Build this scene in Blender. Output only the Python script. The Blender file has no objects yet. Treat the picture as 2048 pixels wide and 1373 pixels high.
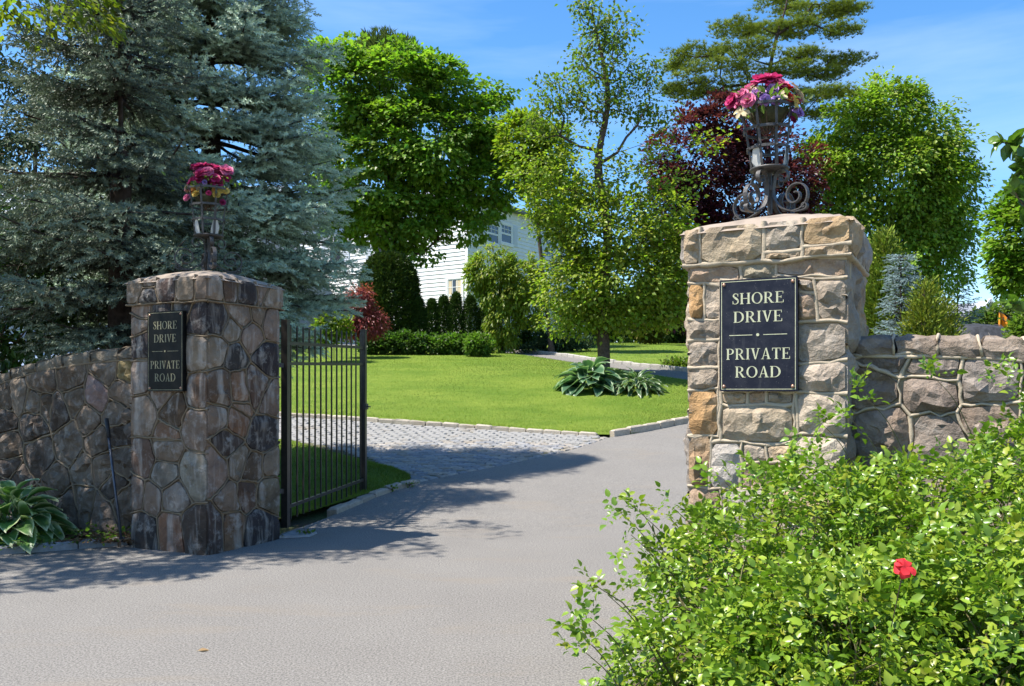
import bpy, math, random
import numpy as np
from mathutils import Vector, Matrix

# ------------------------------------------------------------------ camera, sky, sun, exposure
scene = bpy.context.scene
EYE = 1.55; FPX = 1700.0; HZN = 785.0
cam_d = bpy.data.cameras.new('camera')
cam = bpy.data.objects.new('camera', cam_d)
scene.collection.objects.link(cam)
cam.location = (0, 0, EYE)
cam.rotation_euler = (math.radians(90), 0, 0)
cam_d.sensor_fit = 'HORIZONTAL'; cam_d.sensor_width = 36.0
cam_d.lens = 36.0 * FPX / 2048.0
cam_d.shift_y = (HZN - 686.5) / 2048.0
cam_d.clip_start = 0.05; cam_d.clip_end = 2000
scene.camera = cam

SUN_EL = math.radians(61); SUN_V = np.array([-0.975, -0.22])
SUN_V = SUN_V / np.linalg.norm(SUN_V)
world = bpy.data.worlds.new('World'); scene.world = world
world.use_nodes = True
wn = world.node_tree.nodes; wl = world.node_tree.links
wn.clear()
w_out = wn.new('ShaderNodeOutputWorld'); w_bg = wn.new('ShaderNodeBackground')
w_sky = wn.new('ShaderNodeTexSky'); w_sky.sky_type = 'NISHITA'; w_sky.sun_disc = False
w_sky.sun_elevation = SUN_EL
w_sky.sun_rotation = math.atan2(SUN_V[0], SUN_V[1]) % (2 * math.pi)
w_sky.air_density = 1.0; w_sky.dust_density = 0.4; w_sky.ozone_density = 3.0
w_tc = wn.new('ShaderNodeTexCoord'); w_map = wn.new('ShaderNodeMapping')
w_map.inputs['Scale'].default_value = (1.0, 1.6, 7.0); w_map.inputs['Rotation'].default_value = (0.15, 0.35, 0.2)
w_nz = wn.new('ShaderNodeTexNoise'); w_nz.inputs['Scale'].default_value = 2.1
w_nz.inputs['Detail'].default_value = 7; w_nz.inputs['Roughness'].default_value = 0.55
w_rmp = wn.new('ShaderNodeMapRange'); w_rmp.inputs[1].default_value = 0.50; w_rmp.inputs[2].default_value = 0.85
w_rmp.inputs[3].default_value = 0.0; w_rmp.inputs[4].default_value = 0.22
w_mix = wn.new('ShaderNodeMix'); w_mix.data_type = 'RGBA'
w_mix.inputs['B'].default_value = (5.5, 6.2, 7.2, 1)
wl.new(w_tc.outputs['Generated'], w_map.inputs['Vector']); wl.new(w_map.outputs['Vector'], w_nz.inputs['Vector'])
wl.new(w_nz.outputs['Fac'], w_rmp.inputs[0]); wl.new(w_rmp.outputs[0], w_mix.inputs['Factor'])
w_hs = wn.new('ShaderNodeHueSaturation'); w_hs.inputs['Saturation'].default_value = 1.27
wl.new(w_sky.outputs['Color'], w_hs.inputs['Color'])
wl.new(w_hs.outputs['Color'], w_mix.inputs['A']); wl.new(w_mix.outputs['Result'], w_bg.inputs['Color'])
w_bg.inputs['Strength'].default_value = 0.125
wl.new(w_bg.outputs['Background'], w_out.inputs['Surface'])

sun_d = bpy.data.lights.new('sun', 'SUN'); sun_d.energy = 5.0; sun_d.angle = math.radians(0.53)
sun_d.color = (1.0, 0.955, 0.88)
sun = bpy.data.objects.new('sun', sun_d); scene.collection.objects.link(sun)
to_sun = Vector((SUN_V[0] * math.cos(SUN_EL), SUN_V[1] * math.cos(SUN_EL), math.sin(SUN_EL)))
sun.rotation_euler = to_sun.to_track_quat('Z', 'Y').to_euler(); sun.location = (-20, -5, 40)

scene.render.engine = 'CYCLES'
scene.view_settings.view_transform = 'Standard'; scene.view_settings.look = 'None'
scene.view_settings.exposure = 1.06; scene.view_settings.gamma = 1.0
scene.view_settings.use_curve_mapping = False
scene.cycles.max_bounces = 8; scene.cycles.transparent_max_bounces = 8
scene.cycles.use_denoising = True

# ------------------------------------------------------------------ helpers
COL = scene.collection
Z3 = np.array([0.0, 0.0, 1.0])
def rs(seed): return np.random.RandomState(seed)
def at(px, py, Y): return np.array([(px - 1024) / FPX * Y, Y, EYE + (HZN - py) / FPX * Y])
def nrm(v):
    v = np.asarray(v, float)
    return v / np.maximum(np.linalg.norm(v, axis=-1, keepdims=True), 1e-9)
_hy = np.array([-60, 10.6, 12, 14.5, 17, 20, 24, 30, 36, 42, 60, 120, 1200.])
_hz = np.array([0, 0, .15, .36, .62, 1.22, 2.1, 2.85, 3.45, 3.9, 4.6, 5.2, 5.2])
_ty = np.arange(-60, 400, .1); _tz = np.interp(_ty, _hy, _hz)
_k = np.exp(-0.5 * (np.arange(-20, 21) / 7.) ** 2); _k /= _k.sum()
_tz = np.convolve(np.pad(_tz, 20, mode='edge'), _k, 'valid')
def H(y): return np.interp(y, _ty, _tz)

def mk(name, V, faces, mat=None, col=None, smooth=False):
    me = bpy.data.meshes.new(name)
    V = np.asarray(V, np.float32).reshape(-1, 3)
    me.vertices.add(len(V)); me.vertices.foreach_set('co', V.ravel())
    if isinstance(faces, np.ndarray):
        n, k = faces.shape; loops = faces.ravel(); starts = np.arange(n) * k
    else:
        n = len(faces); lens = np.array([len(f) for f in faces])
        loops = np.concatenate([np.asarray(f) for f in faces]); starts = np.concatenate([[0], np.cumsum(lens)[:-1]])
    me.loops.add(len(loops)); me.loops.foreach_set('vertex_index', loops.astype(np.int32))
    me.polygons.add(n); me.polygons.foreach_set('loop_start', starts.astype(np.int32))
    me.polygons.foreach_set('use_smooth', np.full(n, bool(smooth)))
    if col is not None:
        a = me.attributes.new('Col', 'FLOAT_COLOR', 'POINT')
        c = np.ones((len(V), 4), np.float32); c[:, :3] = col
        a.data.foreach_set('color', c.ravel())
    me.update(calc_edges=True)
    if mat is not None: me.materials.append(mat)
    return me
_wo = {}
def add(name, me, parent=None, loc=(0, 0, 0), kind=None, label=None, category=None, group=None, color=None):
    o = bpy.data.objects.new(name, me); COL.objects.link(o)
    loc = np.asarray(loc, float); _wo[o.name] = loc
    if parent is not None:
        o.parent = parent; o.location = loc - _wo[parent.name]
    else: o.location = loc
    if kind: o['kind'] = kind
    if label: o['label'] = label
    if category: o['category'] = category
    if group: o['group'] = group
    if color is not None: o.color = (color[0], color[1], color[2], 1)
    return o
def thing(name, label, cat, loc, group=None, kind=None):
    return add(name, None, None, loc, label=label, category=cat, group=group, kind=kind)

class MB:
    def __init__(s): s.V = []; s.F = []; s.n = 0
    def raw(s, V, F):
        V = np.asarray(V, float).reshape(-1, 3)
        s.V.append(V); s.F += [[i + s.n for i in f] for f in F]; s.n += len(V); return s
    def box(s, lo, hi, M=None, off=(0, 0, 0)):
        lo = np.asarray(lo, float); hi = np.asarray(hi, float)
        V = np.array([[x, y, z] for z in (lo[2], hi[2]) for y in (lo[1], hi[1]) for x in (lo[0], hi[0])])
        if M is not None: V = V @ np.asarray(M).T
        V = V + np.asarray(off)
        return s.raw(V, [(0, 2, 3, 1), (4, 5, 7, 6), (0, 1, 5, 4), (2, 6, 7, 3), (0, 4, 6, 2), (1, 3, 7, 5)])
    def bar(s, a, b, w, h=None, up=None):
        a = np.asarray(a, float); b = np.asarray(b, float); h = h or w
        d = nrm(b - a); u = Z3 if up is None else np.asarray(up, float)
        if abs(d @ u) > .98: u = np.array([1., 0, 0])
        x = nrm(np.cross(d, u)); y = np.cross(x, d)
        V = [p + sx * x * w / 2 + sy * y * h / 2 for p in (a, b) for sx, sy in ((-1, -1), (1, -1), (1, 1), (-1, 1))]
        return s.raw(V, [(3, 2, 1, 0), (4, 5, 6, 7), (0, 1, 5, 4), (1, 2, 6, 5), (2, 3, 7, 6), (3, 0, 4, 7)])
    def tube(s, P, r, n=6, cap=True):
        P = np.asarray(P, float); m = len(P); r = np.broadcast_to(np.asarray(r, float), (m,))
        T = nrm(np.gradient(P, axis=0)); ref = np.array([0.31, 0.17, 0.93])
        V = []
        for i in range(m):
            x = nrm(np.cross(T[i], ref)); y = np.cross(T[i], x)
            for k in range(n):
                a = 2 * math.pi * k / n; V.append(P[i] + r[i] * (math.cos(a) * x + math.sin(a) * y))
        F = [(i * n + k, i * n + (k + 1) % n, (i + 1) * n + (k + 1) % n, (i + 1) * n + k) for i in range(m - 1) for k in range(n)]
        if cap: F += [tuple(range(n))[::-1], tuple(range((m - 1) * n, m * n))]
        return s.raw(V, F)
    def ribbon(s, P, side, w, t):
        """flat bar swept along P; side = unit vector of the bar's width"""
        P = np.asarray(P, float); T = nrm(np.gradient(P, axis=0)); m = len(P)
        w = np.broadcast_to(np.asarray(w, float), (m,))
        V = []
        for i in range(m):
            n_ = nrm(np.cross(T[i], side))
            for sx, sy in ((-1, -1), (1, -1), (1, 1), (-1, 1)): V.append(P[i] + sx * side * w[i] / 2 + sy * n_ * t / 2)
        F = [(i * 4 + k, i * 4 + (k + 1) % 4, (i + 1) * 4 + (k + 1) % 4, (i + 1) * 4 + k) for i in range(m - 1) for k in range(4)]
        F += [(3, 2, 1, 0), tuple(range((m - 1) * 4, m * 4))]
        return s.raw(V, F)
    def lathe(s, prof, c=(0, 0, 0), n=16, wob=None):
        V = []
        for r, z in prof:
            for k in range(n):
                a = 2 * math.pi * k / n; V.append((c[0] + r * math.cos(a), c[1] + r * math.sin(a), c[2] + z))
        m = len(prof)
        F = [(i * n + k, i * n + (k + 1) % n, (i + 1) * n + (k + 1) % n, (i + 1) * n + k) for i in range(m - 1) for k in range(n)]
        return s.raw(V, F)
    def mesh(s, name, mat, smooth=False, col=None):
        return mk(name, np.concatenate(s.V), s.F, mat, col=col, smooth=smooth)

def catmull(P, n=8):
    P = np.asarray(P, float); Q = np.vstack([2 * P[0] - P[1], P, 2 * P[-1] - P[-2]]); out = []
    for i in range(1, len(Q) - 2):
        for t in np.linspace(0, 1, n, endpoint=False):
            out.append(.5 * (2 * Q[i] + (Q[i + 1] - Q[i - 1]) * t + (2 * Q[i - 1] - 5 * Q[i] + 4 * Q[i + 1] - Q[i + 2]) * t * t + (3 * Q[i] - Q[i - 1] - 3 * Q[i + 1] + Q[i + 2]) * t ** 3))
    out.append(P[-1]); return np.array(out)
def resample(P, n):
    P = np.asarray(P, float); d = np.concatenate([[0], np.cumsum(np.linalg.norm(np.diff(P, axis=0), axis=1))])
    s = np.linspace(0, d[-1], n); return np.stack([np.interp(s, d, P[:, k]) for k in range(P.shape[1])], 1)
def instance(PV, PF, pos, X, Y, Zv, col=None, pcol=None):
    """copies of a small prototype as one vertex array"""
    n = len(pos); m = len(PV)
    V = pos[:, None, :] + PV[None, :, 0, None] * X[:, None, :] + PV[None, :, 1, None] * Y[:, None, :] + PV[None, :, 2, None] * Zv[:, None, :]
    F = (PF[None] + (np.arange(n) * m)[:, None, None]).reshape(-1, PF.shape[1])
    C = None
    if col is not None:
        C = np.repeat(col, m, axis=0)
        if pcol is not None: C = C * np.tile(pcol, (n, 1))
    return V.reshape(-1, 3), F, C
def snoise(P, f, seed):
    """cheap smooth 3D noise in about -1..1"""
    r = rs(seed); out = np.zeros(len(P))
    for k in range(7):
        d = nrm(r.normal(size=3)) * f * r.uniform(.6, 1.7); out += np.sin(P @ d + r.uniform(0, 6.28))
    return out / 3.0

# ------------------------------------------------------------------ materials
def newmat(name):
    m = bpy.data.materials.new(name); m.use_nodes = True
    nt = m.node_tree; b = nt.nodes['Principled BSDF']; return m, nt, b
def N(nt, t, **kw):
    n = nt.nodes.new(t)
    for k, v in kw.items(): setattr(n, k, v)
    return n
def noise(nt, vec, scale, detail=4, rough=.55, dist=0.):
    n = N(nt, 'ShaderNodeTexNoise'); n.inputs['Scale'].default_value = scale; n.inputs['Detail'].default_value = detail
    n.inputs['Roughness'].default_value = rough; n.inputs['Distortion'].default_value = dist
    if vec is not None: nt.links.new(vec, n.inputs['Vector'])
    return n.outputs['Fac']
def mapr(nt, v, a, b, c, d):
    n = N(nt, 'ShaderNodeMapRange'); nt.links.new(v, n.inputs[0])
    for i, x in enumerate((a, b, c, d)): n.inputs[i + 1].default_value = x
    return n.outputs[0]
def mix(nt, f, a, b, blend='MIX'):
    n = N(nt, 'ShaderNodeMix', data_type='RGBA', blend_type=blend)
    for s, v in (('Factor', f), ('A', a), ('B', b)):
        if hasattr(v, 'links'): nt.links.new(v, n.inputs[s])
        elif s == 'Factor': n.inputs[s].default_value = v
        else: n.inputs[s].default_value = (v[0], v[1], v[2], 1)
    return n.outputs['Result']
def mathn(nt, op, a, b):
    n = N(nt, 'ShaderNodeMath', operation=op)
    for i, v in enumerate((a, b)):
        if hasattr(v, 'links'): nt.links.new(v, n.inputs[i])
        else: n.inputs[i].default_value = v
    return n.outputs[0]
def bump(nt, b, h, strength, dist):
    n = N(nt, 'ShaderNodeBump'); n.inputs['Strength'].default_value = strength; n.inputs['Distance'].default_value = dist
    nt.links.new(h, n.inputs['Height']); nt.links.new(n.outputs['Normal'], b.inputs['Normal'])
def wpos(nt, scale=None):
    g = N(nt, 'ShaderNodeNewGeometry').outputs['Position']
    if scale is None: return g
    m = N(nt, 'ShaderNodeMapping'); m.inputs['Scale'].default_value = scale; nt.links.new(g, m.inputs['Vector'])
    return m.outputs['Vector']

def leafmat(name, trans=.32, rough=.42, spec=.35, use_obj=False, tint=(1., 1.25, .55)):
    m, nt, b = newmat(name)
    a = N(nt, 'ShaderNodeAttribute', attribute_name='Col'); c = a.outputs['Color']
    b.inputs['Roughness'].default_value = rough; b.inputs['Specular IOR Level'].default_value = spec
    nt.links.new(c, b.inputs['Base Color'])
    if trans > 0:
        t = N(nt, 'ShaderNodeBsdfTranslucent'); nt.links.new(mix(nt, 1.0, c, tint, 'MULTIPLY'), t.inputs['Color'])
        ms = N(nt, 'ShaderNodeMixShader'); ms.inputs[0].default_value = trans
        nt.links.new(b.outputs[0], ms.inputs[1]); nt.links.new(t.outputs[0], ms.inputs[2])
        nt.links.new(ms.outputs[0], nt.nodes['Material Output'].inputs['Surface'])
    return m
M = {}
M['leaf'] = leafmat('leaf', .5, .42, .35)
M['glossleaf'] = leafmat('gloss_leaf', .30, .33, .42)
M['needle'] = leafmat('needle', .12, .55, .25, tint=(1., 1.05, .8))
M['petal'] = leafmat('petal', .3, .6, .2, tint=(1.1, .9, .95))
M['grass'] = leafmat('grass_blade', .35, .5, .25)

def stonemat(name, lichen, streak, stain, bstr=.55):
    m, nt, b = newmat(name)
    oc = N(nt, 'ShaderNodeObjectInfo').outputs['Color']; p = wpos(nt)
    c = mix(nt, mapr(nt, noise(nt, p, 5, 6, .65, .6), .3, .7, 0, 1), oc, (.45, .42, .40), 'MULTIPLY')
    c = mix(nt, mapr(nt, noise(nt, p, 3.2, 5), .42, .62, .0, .8), c, oc)
    c = mix(nt, mapr(nt, noise(nt, p, 60, 3, .7), .45, .75, 0, .35), c, (.62, .58, .54), 'MULTIPLY')
    s = noise(nt, wpos(nt, (9, 9, 1.1)), 1.0, 5, .6, .4)
    c = mix(nt, mapr(nt, s, .50, .68, 0, streak), c, (.40, .35, .30))
    c = mix(nt, mapr(nt, noise(nt, p, 7.5, 6, .7, .3), .53, .66, 0, lichen), c, (.52, .48, .43))
    c = mix(nt, mapr(nt, noise(nt, p, 2.1, 5, .6), .55, .75, 0, stain), c, (.035, .03, .03))
    nt.links.new(c, b.inputs['Base Color']); b.inputs['Roughness'].default_value = .88
    b.inputs['Specular IOR Level'].default_value = .25
    v = N(nt, 'ShaderNodeTexVoronoi'); v.inputs['Scale'].default_value = 14; nt.links.new(p, v.inputs['Vector'])
    h = mathn(nt, 'ADD', noise(nt, p, 11, 8, .68, .4), mathn(nt, 'MULTIPLY', v.outputs['Distance'], .35))
    h = mathn(nt, 'ADD', h, mathn(nt, 'MULTIPLY', noise(nt, p, 70, 4, .7), .18))
    bump(nt, b, h, bstr, .045)
    return m
M['stone_dark'] = stonemat('weathered_stone', .34, .65, .6, .55)
M['stone_tan'] = stonemat('rock_faced_stone', .25, .10, .35, 1.0)
M['stone_wall'] = stonemat('wall_stone', .26, .2, .5, .8)
def mortarmat(name, a, bcol, stain=.5):
    m, nt, b = newmat(name); p = wpos(nt)
    c = mix(nt, noise(nt, p, 6, 5, .6), a, bcol)
    c = mix(nt, mapr(nt, noise(nt, p, 2.7, 5, .6), .5, .72, 0, stain), c, (.06, .05, .04))
    nt.links.new(c, b.inputs['Base Color']); b.inputs['Roughness'].default_value = .9
    bump(nt, b, noise(nt, p, 45, 6, .7), .5, .012); return m
M['mortar_dark'] = mortarmat('aged_mortar', (.25, .185, .115), (.14, .10, .062), .6)
M['mortar_tan'] = mortarmat('tan_mortar', (.48, .39, .275), (.33, .265, .185), .25)
M['cement_cap'] = mortarmat('cement_cap', (.36, .29, .225), (.22, .17, .13), .6)

def flatmat(name, col, rough=.6, metal=0., spec=.4, nz=0., nscale=8., bmp=0., bscale=60.):
    m, nt, b = newmat(name); p = wpos(nt)
    if nz > 0:
        c = mix(nt, mapr(nt, noise(nt, p, nscale, 5, .6), .3, .7, 0, 1), tuple(x * (1 - nz) for x in col), tuple(min(1, x * (1 + nz)) for x in col))
        nt.links.new(c, b.inputs['Base Color'])
    else: b.inputs['Base Color'].default_value = (*col, 1)
    b.inputs['Roughness'].default_value = rough; b.inputs['Metallic'].default_value = metal
    b.inputs['Specular IOR Level'].default_value = spec
    if bmp > 0: bump(nt, b, noise(nt, p, bscale, 4, .6), bmp, .01)
    return m
M['iron'] = flatmat('wrought_iron', (.055, .050, .047), .5, .15, .45, .45, 30, .35, 90)
M['gate_paint'] = flatmat('black_gate_paint', (.034, .029, .024), .32, 0, .5, .3, 20, .1, 150)  # brownish sunlit sheen put into the even black base colour
m, nt, b = newmat('plaque_navy'); p = wpos(nt)
c = mix(nt, mapr(nt, noise(nt, p, 9, 6, .7, .4), .42, .75, 0, .5), (.008, .009, .018), (.045, .045, .055))
c = mix(nt, mapr(nt, noise(nt, p, 130, 2, .6), .70, .76, 0, .8), c, (.30, .29, .27))
c = mix(nt, mapr(nt, noise(nt, wpos(nt, (30, 30, 2.5)), 1., 4, .6), .60, .8, 0, .35), c, (.10, .10, .10))
nt.links.new(c, b.inputs['Base Color']); b.inputs['Roughness'].default_value = .42; b.inputs['Specular IOR Level'].default_value = .22; M['plaque'] = m
M['plaque_black'] = flatmat('plaque_black', (.006, .006, .006), .45, 0, .12, .5, 14)
M['gold'] = flatmat('plaque_letter', (.47, .465, .30), .45, 0, .4, .2, 60)
M['gold_dull'] = flatmat('plaque_letter_dull', (.22, .20, .12), .5, 0, .3, .35, 60)  # darker, duller letter colour for the black plaque
M['rivet'] = flatmat('copper_rivet', (.45, .25, .17), .35, .7, .5, .3, 90)
M['bark'] = flatmat('bark', (.085, .062, .046), .9, 0, .2, .5, 14, .9, 35)
M['bark_spruce'] = flatmat('spruce_bark', (.055, .040, .033), .95, 0, .15, .5, 12, .9, 40)
M['twig'] = flatmat('twig', (.11, .075, .05), .9, 0, .2, .4, 20)
M['white_paint'] = flatmat('white_paint', (.80, .80, .79), .55, 0, .4, .05, 3, .08, 40)
M['shutter'] = flatmat('shutter_paint', (.62, .66, .72), .55, 0, .4, .05, 4)
M['roof'] = flatmat('grey_shingle', (.20, .21, .235), .85, 0, .3, .25, 9, .5, 25)
M['white_plastic'] = flatmat('white_plastic', (.45, .44, .41), .4, 0, .4, .1, 8)
M['terracotta'] = flatmat('basket_liner', (.05, .05, .022), .8, 0, .3, .4, 20, .6, 40)
M['soil'] = flatmat('soil', (.075, .055, .038), .95, 0, .15, .5, 9, 1., 28)
M['litter'] = leafmat('leaf_litter', .05, .8, .2)
M['pole'] = flatmat('pole_metal', (.075, .08, .10), .4, .5, .5, .25, 20)
M['silver_car'] = flatmat('silver_car_paint', (.42, .45, .50), .25, .5, .5)
M['tyre'] = flatmat('tyre_rubber', (.02, .02, .02), .8)
M['black_mesh'] = flatmat('black_mesh_cloth', (.035, .037, .045), .7, 0, .3, .6, 6)
M['orange_cloth'] = flatmat('orange_cloth', (.75, .27, .03), .8, 0, .2, .15, 5)
M['dark_cloth'] = flatmat('dark_cloth', (.03, .028, .03), .8)
M['grey_siding'] = flatmat('grey_siding', (.36, .38, .42), .7, 0, .3, .08, 4)
m, nt, b = newmat('window_glass'); b.inputs['Base Color'].default_value = (.03, .035, .045, 1)
b.inputs['Roughness'].default_value = .05; b.inputs['Specular IOR Level'].default_value = .8; M['glass'] = m
M['curtain'] = flatmat('curtain', (.62, .52, .36), .8, 0, .2, .2, 30)

m, nt, b = newmat('asphalt'); p = wpos(nt)
c = mix(nt, noise(nt, p, .9, 6, .6), (.142, .132, .121), (.192, .180, .164))
c = mix(nt, mapr(nt, noise(nt, p, 75, 3, .8), .41, .59, 0, 1), mix(nt, 1., c, (.60, .60, .60), 'MULTIPLY'), mix(nt, 1., c, (1.42, 1.40, 1.36), 'MULTIPLY'))
v = N(nt, 'ShaderNodeTexVoronoi'); v.inputs['Scale'].default_value = 28; nt.links.new(p, v.inputs['Vector'])
fl = mapr(nt, v.outputs['Distance'], .14, .22, 1, 0)
fl2 = mathn(nt, 'MULTIPLY', fl, mapr(nt, noise(nt, p, 31, 2), .58, .64, 0, 1))
c = mix(nt, mathn(nt, 'MULTIPLY', fl2, .45), c, (.42, .40, .37))
c = mix(nt, mapr(nt, noise(nt, wpos(nt, (.5, 1.7, 1)), 1.3, 5, .6, .5), .55, .72, 0, .45), c, (.20, .165, .125))
nt.links.new(c, b.inputs['Base Color']); b.inputs['Roughness'].default_value = .88; b.inputs['Specular IOR Level'].default_value = .3
bump(nt, b, noise(nt, p, 150, 3, .75), .45, .008); M['asphalt'] = m

m, nt, b = newmat('lawn_turf'); p = wpos(nt)
c = mix(nt, mapr(nt, noise(nt, wpos(nt, (.6, 1.3, 1)), .9, 6, .65), .36, .64, 0, 1), (.088, .158, .014), (.205, .262, .036))
c = mix(nt, mapr(nt, noise(nt, wpos(nt, (1, .45, 1)), 9, 5, .7), .35, .7, 0, .7), c, (.105, .175, .012))
c = mix(nt, mapr(nt, noise(nt, p, 55, 3, .7), .4, .75, 0, .55), c, (.22, .31, .05))
nt.links.new(c, b.inputs['Base Color']); b.inputs['Roughness'].default_value = .85; b.inputs['Specular IOR Level'].default_value = .15
bump(nt, b, noise(nt, p, 60, 5, .75), .9, .05); M['lawn'] = m
m, nt, b = newmat('ground_mulch'); p = wpos(nt)
c = mix(nt, mapr(nt, noise(nt, p, .35, 5), .42, .56, 0, 1), (.07, .05, .033), (.075, .12, .02))
c = mix(nt, mapr(nt, noise(nt, p, 22, 5, .7), .4, .7, 0, .6), c, (.04, .03, .02))
nt.links.new(c, b.inputs['Base Color']); b.inputs['Roughness'].default_value = .95
bump(nt, b, noise(nt, p, 20, 6, .7), 1., .05); M['ground'] = m
m, nt, b = newmat('granite_block'); p = wpos(nt)
oc = N(nt, 'ShaderNodeObjectInfo').outputs['Color']
c = mix(nt, mapr(nt, noise(nt, p, 25, 4, .7), .35, .7, 0, 1), mix(nt, 1., oc, (.72, .72, .74), 'MULTIPLY'), oc)
c = mix(nt, mapr(nt, noise(nt, p, 1.6, 5, .6), .56, .72, 0, .5), c, (.20, .145, .08))
c = mix(nt, mapr(nt, noise(nt, p, 150, 2, .7), .6, .75, 0, .5), c, (.10, .10, .11))
nt.links.new(c, b.inputs['Base Color']); b.inputs['Roughness'].default_value = .8
bump(nt, b, noise(nt, p, 40, 5, .7), .6, .015); M['granite'] = m
M['joint'] = flatmat('mossy_joint', (.085, .085, .045), .95, 0, .1, .5, 5, .8, 40)
# ------------------------------------------------------------------ ground, road, lawns, paving
def ruled(name, A, B, n, m, off, mat, kind='structure', edge=0.0, sm=True):
    """sheet between two plan curves A and B, laid on the terrain"""
    A = resample(catmull(A, 6), n); B = resample(catmull(B, 6), n)
    t = np.linspace(0, 1, m)[None, :, None]
    P = A[:, None, :] * (1 - t) + B[:, None, :] * t
    z = H(P[..., 1]) + off
    V = np.concatenate([P, z[..., None]], -1)
    if edge > 0:
        V[:, 0, 2] -= edge; V[:, -1, 2] -= edge * .3
    idx = np.arange(n * m).reshape(n, m)
    F = np.stack([idx[:-1, :-1], idx[1:, :-1], idx[1:, 1:], idx[:-1, 1:]], -1).reshape(-1, 4)
    # make the normals point up
    a, b_, c_ = V.reshape(-1, 3)[F[0, 0]], V.reshape(-1, 3)[F[0, 1]], V.reshape(-1, 3)[F[0, 2]]
    if np.cross(b_ - a, c_ - a)[2] < 0: F = F[:, ::-1].copy()
    return add(name, mk(name, V.reshape(-1, 3), F, mat, smooth=sm), kind=kind)

gy = np.concatenate([np.arange(-40, 9, 7), np.arange(9, 46, .5), np.array([48, 52, 58, 66, 80, 100, 130, 180, 260, 400, 700, 1100])])
gx = np.concatenate([[-900, -400, -200, -100], np.arange(-60, 61, 6), [100, 200, 400, 900]])
GX, GY = np.meshgrid(gx, gy); idx = np.arange(GX.size).reshape(GX.shape)
F = np.stack([idx[:-1, :-1], idx[:-1, 1:], idx[1:, 1:], idx[1:, :-1]], -1).reshape(-1, 4)
add('ground', mk('ground', np.stack([GX, GY, H(GY) - .05], -1).reshape(-1, 3), F, M['ground'], smooth=True), kind='structure')

# asphalt forecourt in front of the gate and the drive behind it (one butt joint at Y = 9)
xs = np.array([-24, -12, -8, -6, -4.9, -4.0, -3.4, -2.6, 0, 2.2, 5, 9, 24.])
top = np.where(xs < -3.9, 8.62 + (xs + 3.9) * .52, 9.0)
top[xs < -8.5] = 8.62 - 4.6 * .52
lo = np.stack([xs, np.full(len(xs), -10.)], 1); hi = np.stack([xs, top], 1)
V = np.concatenate([np.c_[lo, np.zeros(len(xs))], np.c_[hi, np.zeros(len(xs))]]); k = len(xs)
add('road', mk('road', V, np.array([[i, i + 1, k + i + 1, k + i] for i in range(k - 1)]), M['asphalt']), kind='structure')
ROAD_L = [(-2.62, 9.0), (-2.35, 10.0), (-1.95, 11.5), (-1.37, 12.7), (-.2, 14.1), (1.06, 15.65), (1.95, 17.0), (3.78, 18.3), (8, 20.5), (16, 23)]
ROAD_R = [(2.2, 9.0), (2.6, 10.0), (3.3, 11.3), (4.4, 12.6), (5.8, 13.9), (7.2, 15.0), (8.6, 15.9), (11, 17.2), (14, 18.6), (20, 20.5)]
ruled('driveway', ROAD_L, ROAD_R, 70, 8, .0, M['asphalt'])

APRON_FAR = [(1.95, 17.0), (-1.5, 18.0), (-4.9, 18.9), (-9.5, 19.7)]
APRON_NEAR = [(-1.37, 12.7), (-1.75, 13.6), (-2.6, 15.0), (-4.0, 16.5), (-6.0, 17.3), (-9.5, 17.7)]
PATH_N = [(-16, 36.5), (-3.2, 33.2), (.1, 29.9), (2.5, 25.5), (4.7, 22.7), (8.5, 20.9)]
PATH_F = [(-16, 38.0), (-2.6, 34.6), (1.1, 30.5), (3.2, 26.6), (5.6, 23.8), (11, 22.0)]
LAWN_FRONT = [(-16, 20.9), (-9.5, 19.9), (-4.9, 19.1), (-1.5, 18.2), (1.98, 17.18), (3.7, 18.42), (8.3, 20.75)]
ruled('lawn', LAWN_FRONT, PATH_N, 110, 70, .07, M['lawn'], edge=.05)
ruled('path', PATH_N, PATH_F, 60, 4, .02, M['asphalt'])
LAWN_B = [(-6, 46), (0, 46), (6, 46), (14, 46), (22, 44), (30, 40)]
ruled('far_lawn', [(-3.4, 35.4), (1.2, 30.75), (3.35, 26.8), (5.7, 24.0), (11, 22.2), (30, 24)], LAWN_B, 60, 40, .09, M['lawn'])
ruled('verge', [(-2.9, 9.6), (-2.1, 11.4), (-1.52, 12.65), (-1.9, 13.6)], [(-9, 10.4), (-7.6, 13), (-6.5, 15.4), (-4.4, 16.6)], 40, 24, .06, M['lawn'])
# paving bed under the cobbles
ruled('paving_bed', [(-1.37, 12.7), (-.2, 14.1), (1.06, 15.65), (1.95, 17.0)], [(-9.5, 17.7), (-9.5, 18.3), (-9.5, 19.0), (-9.5, 19.7)], 50, 40, -.012, M['joint'])

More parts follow.
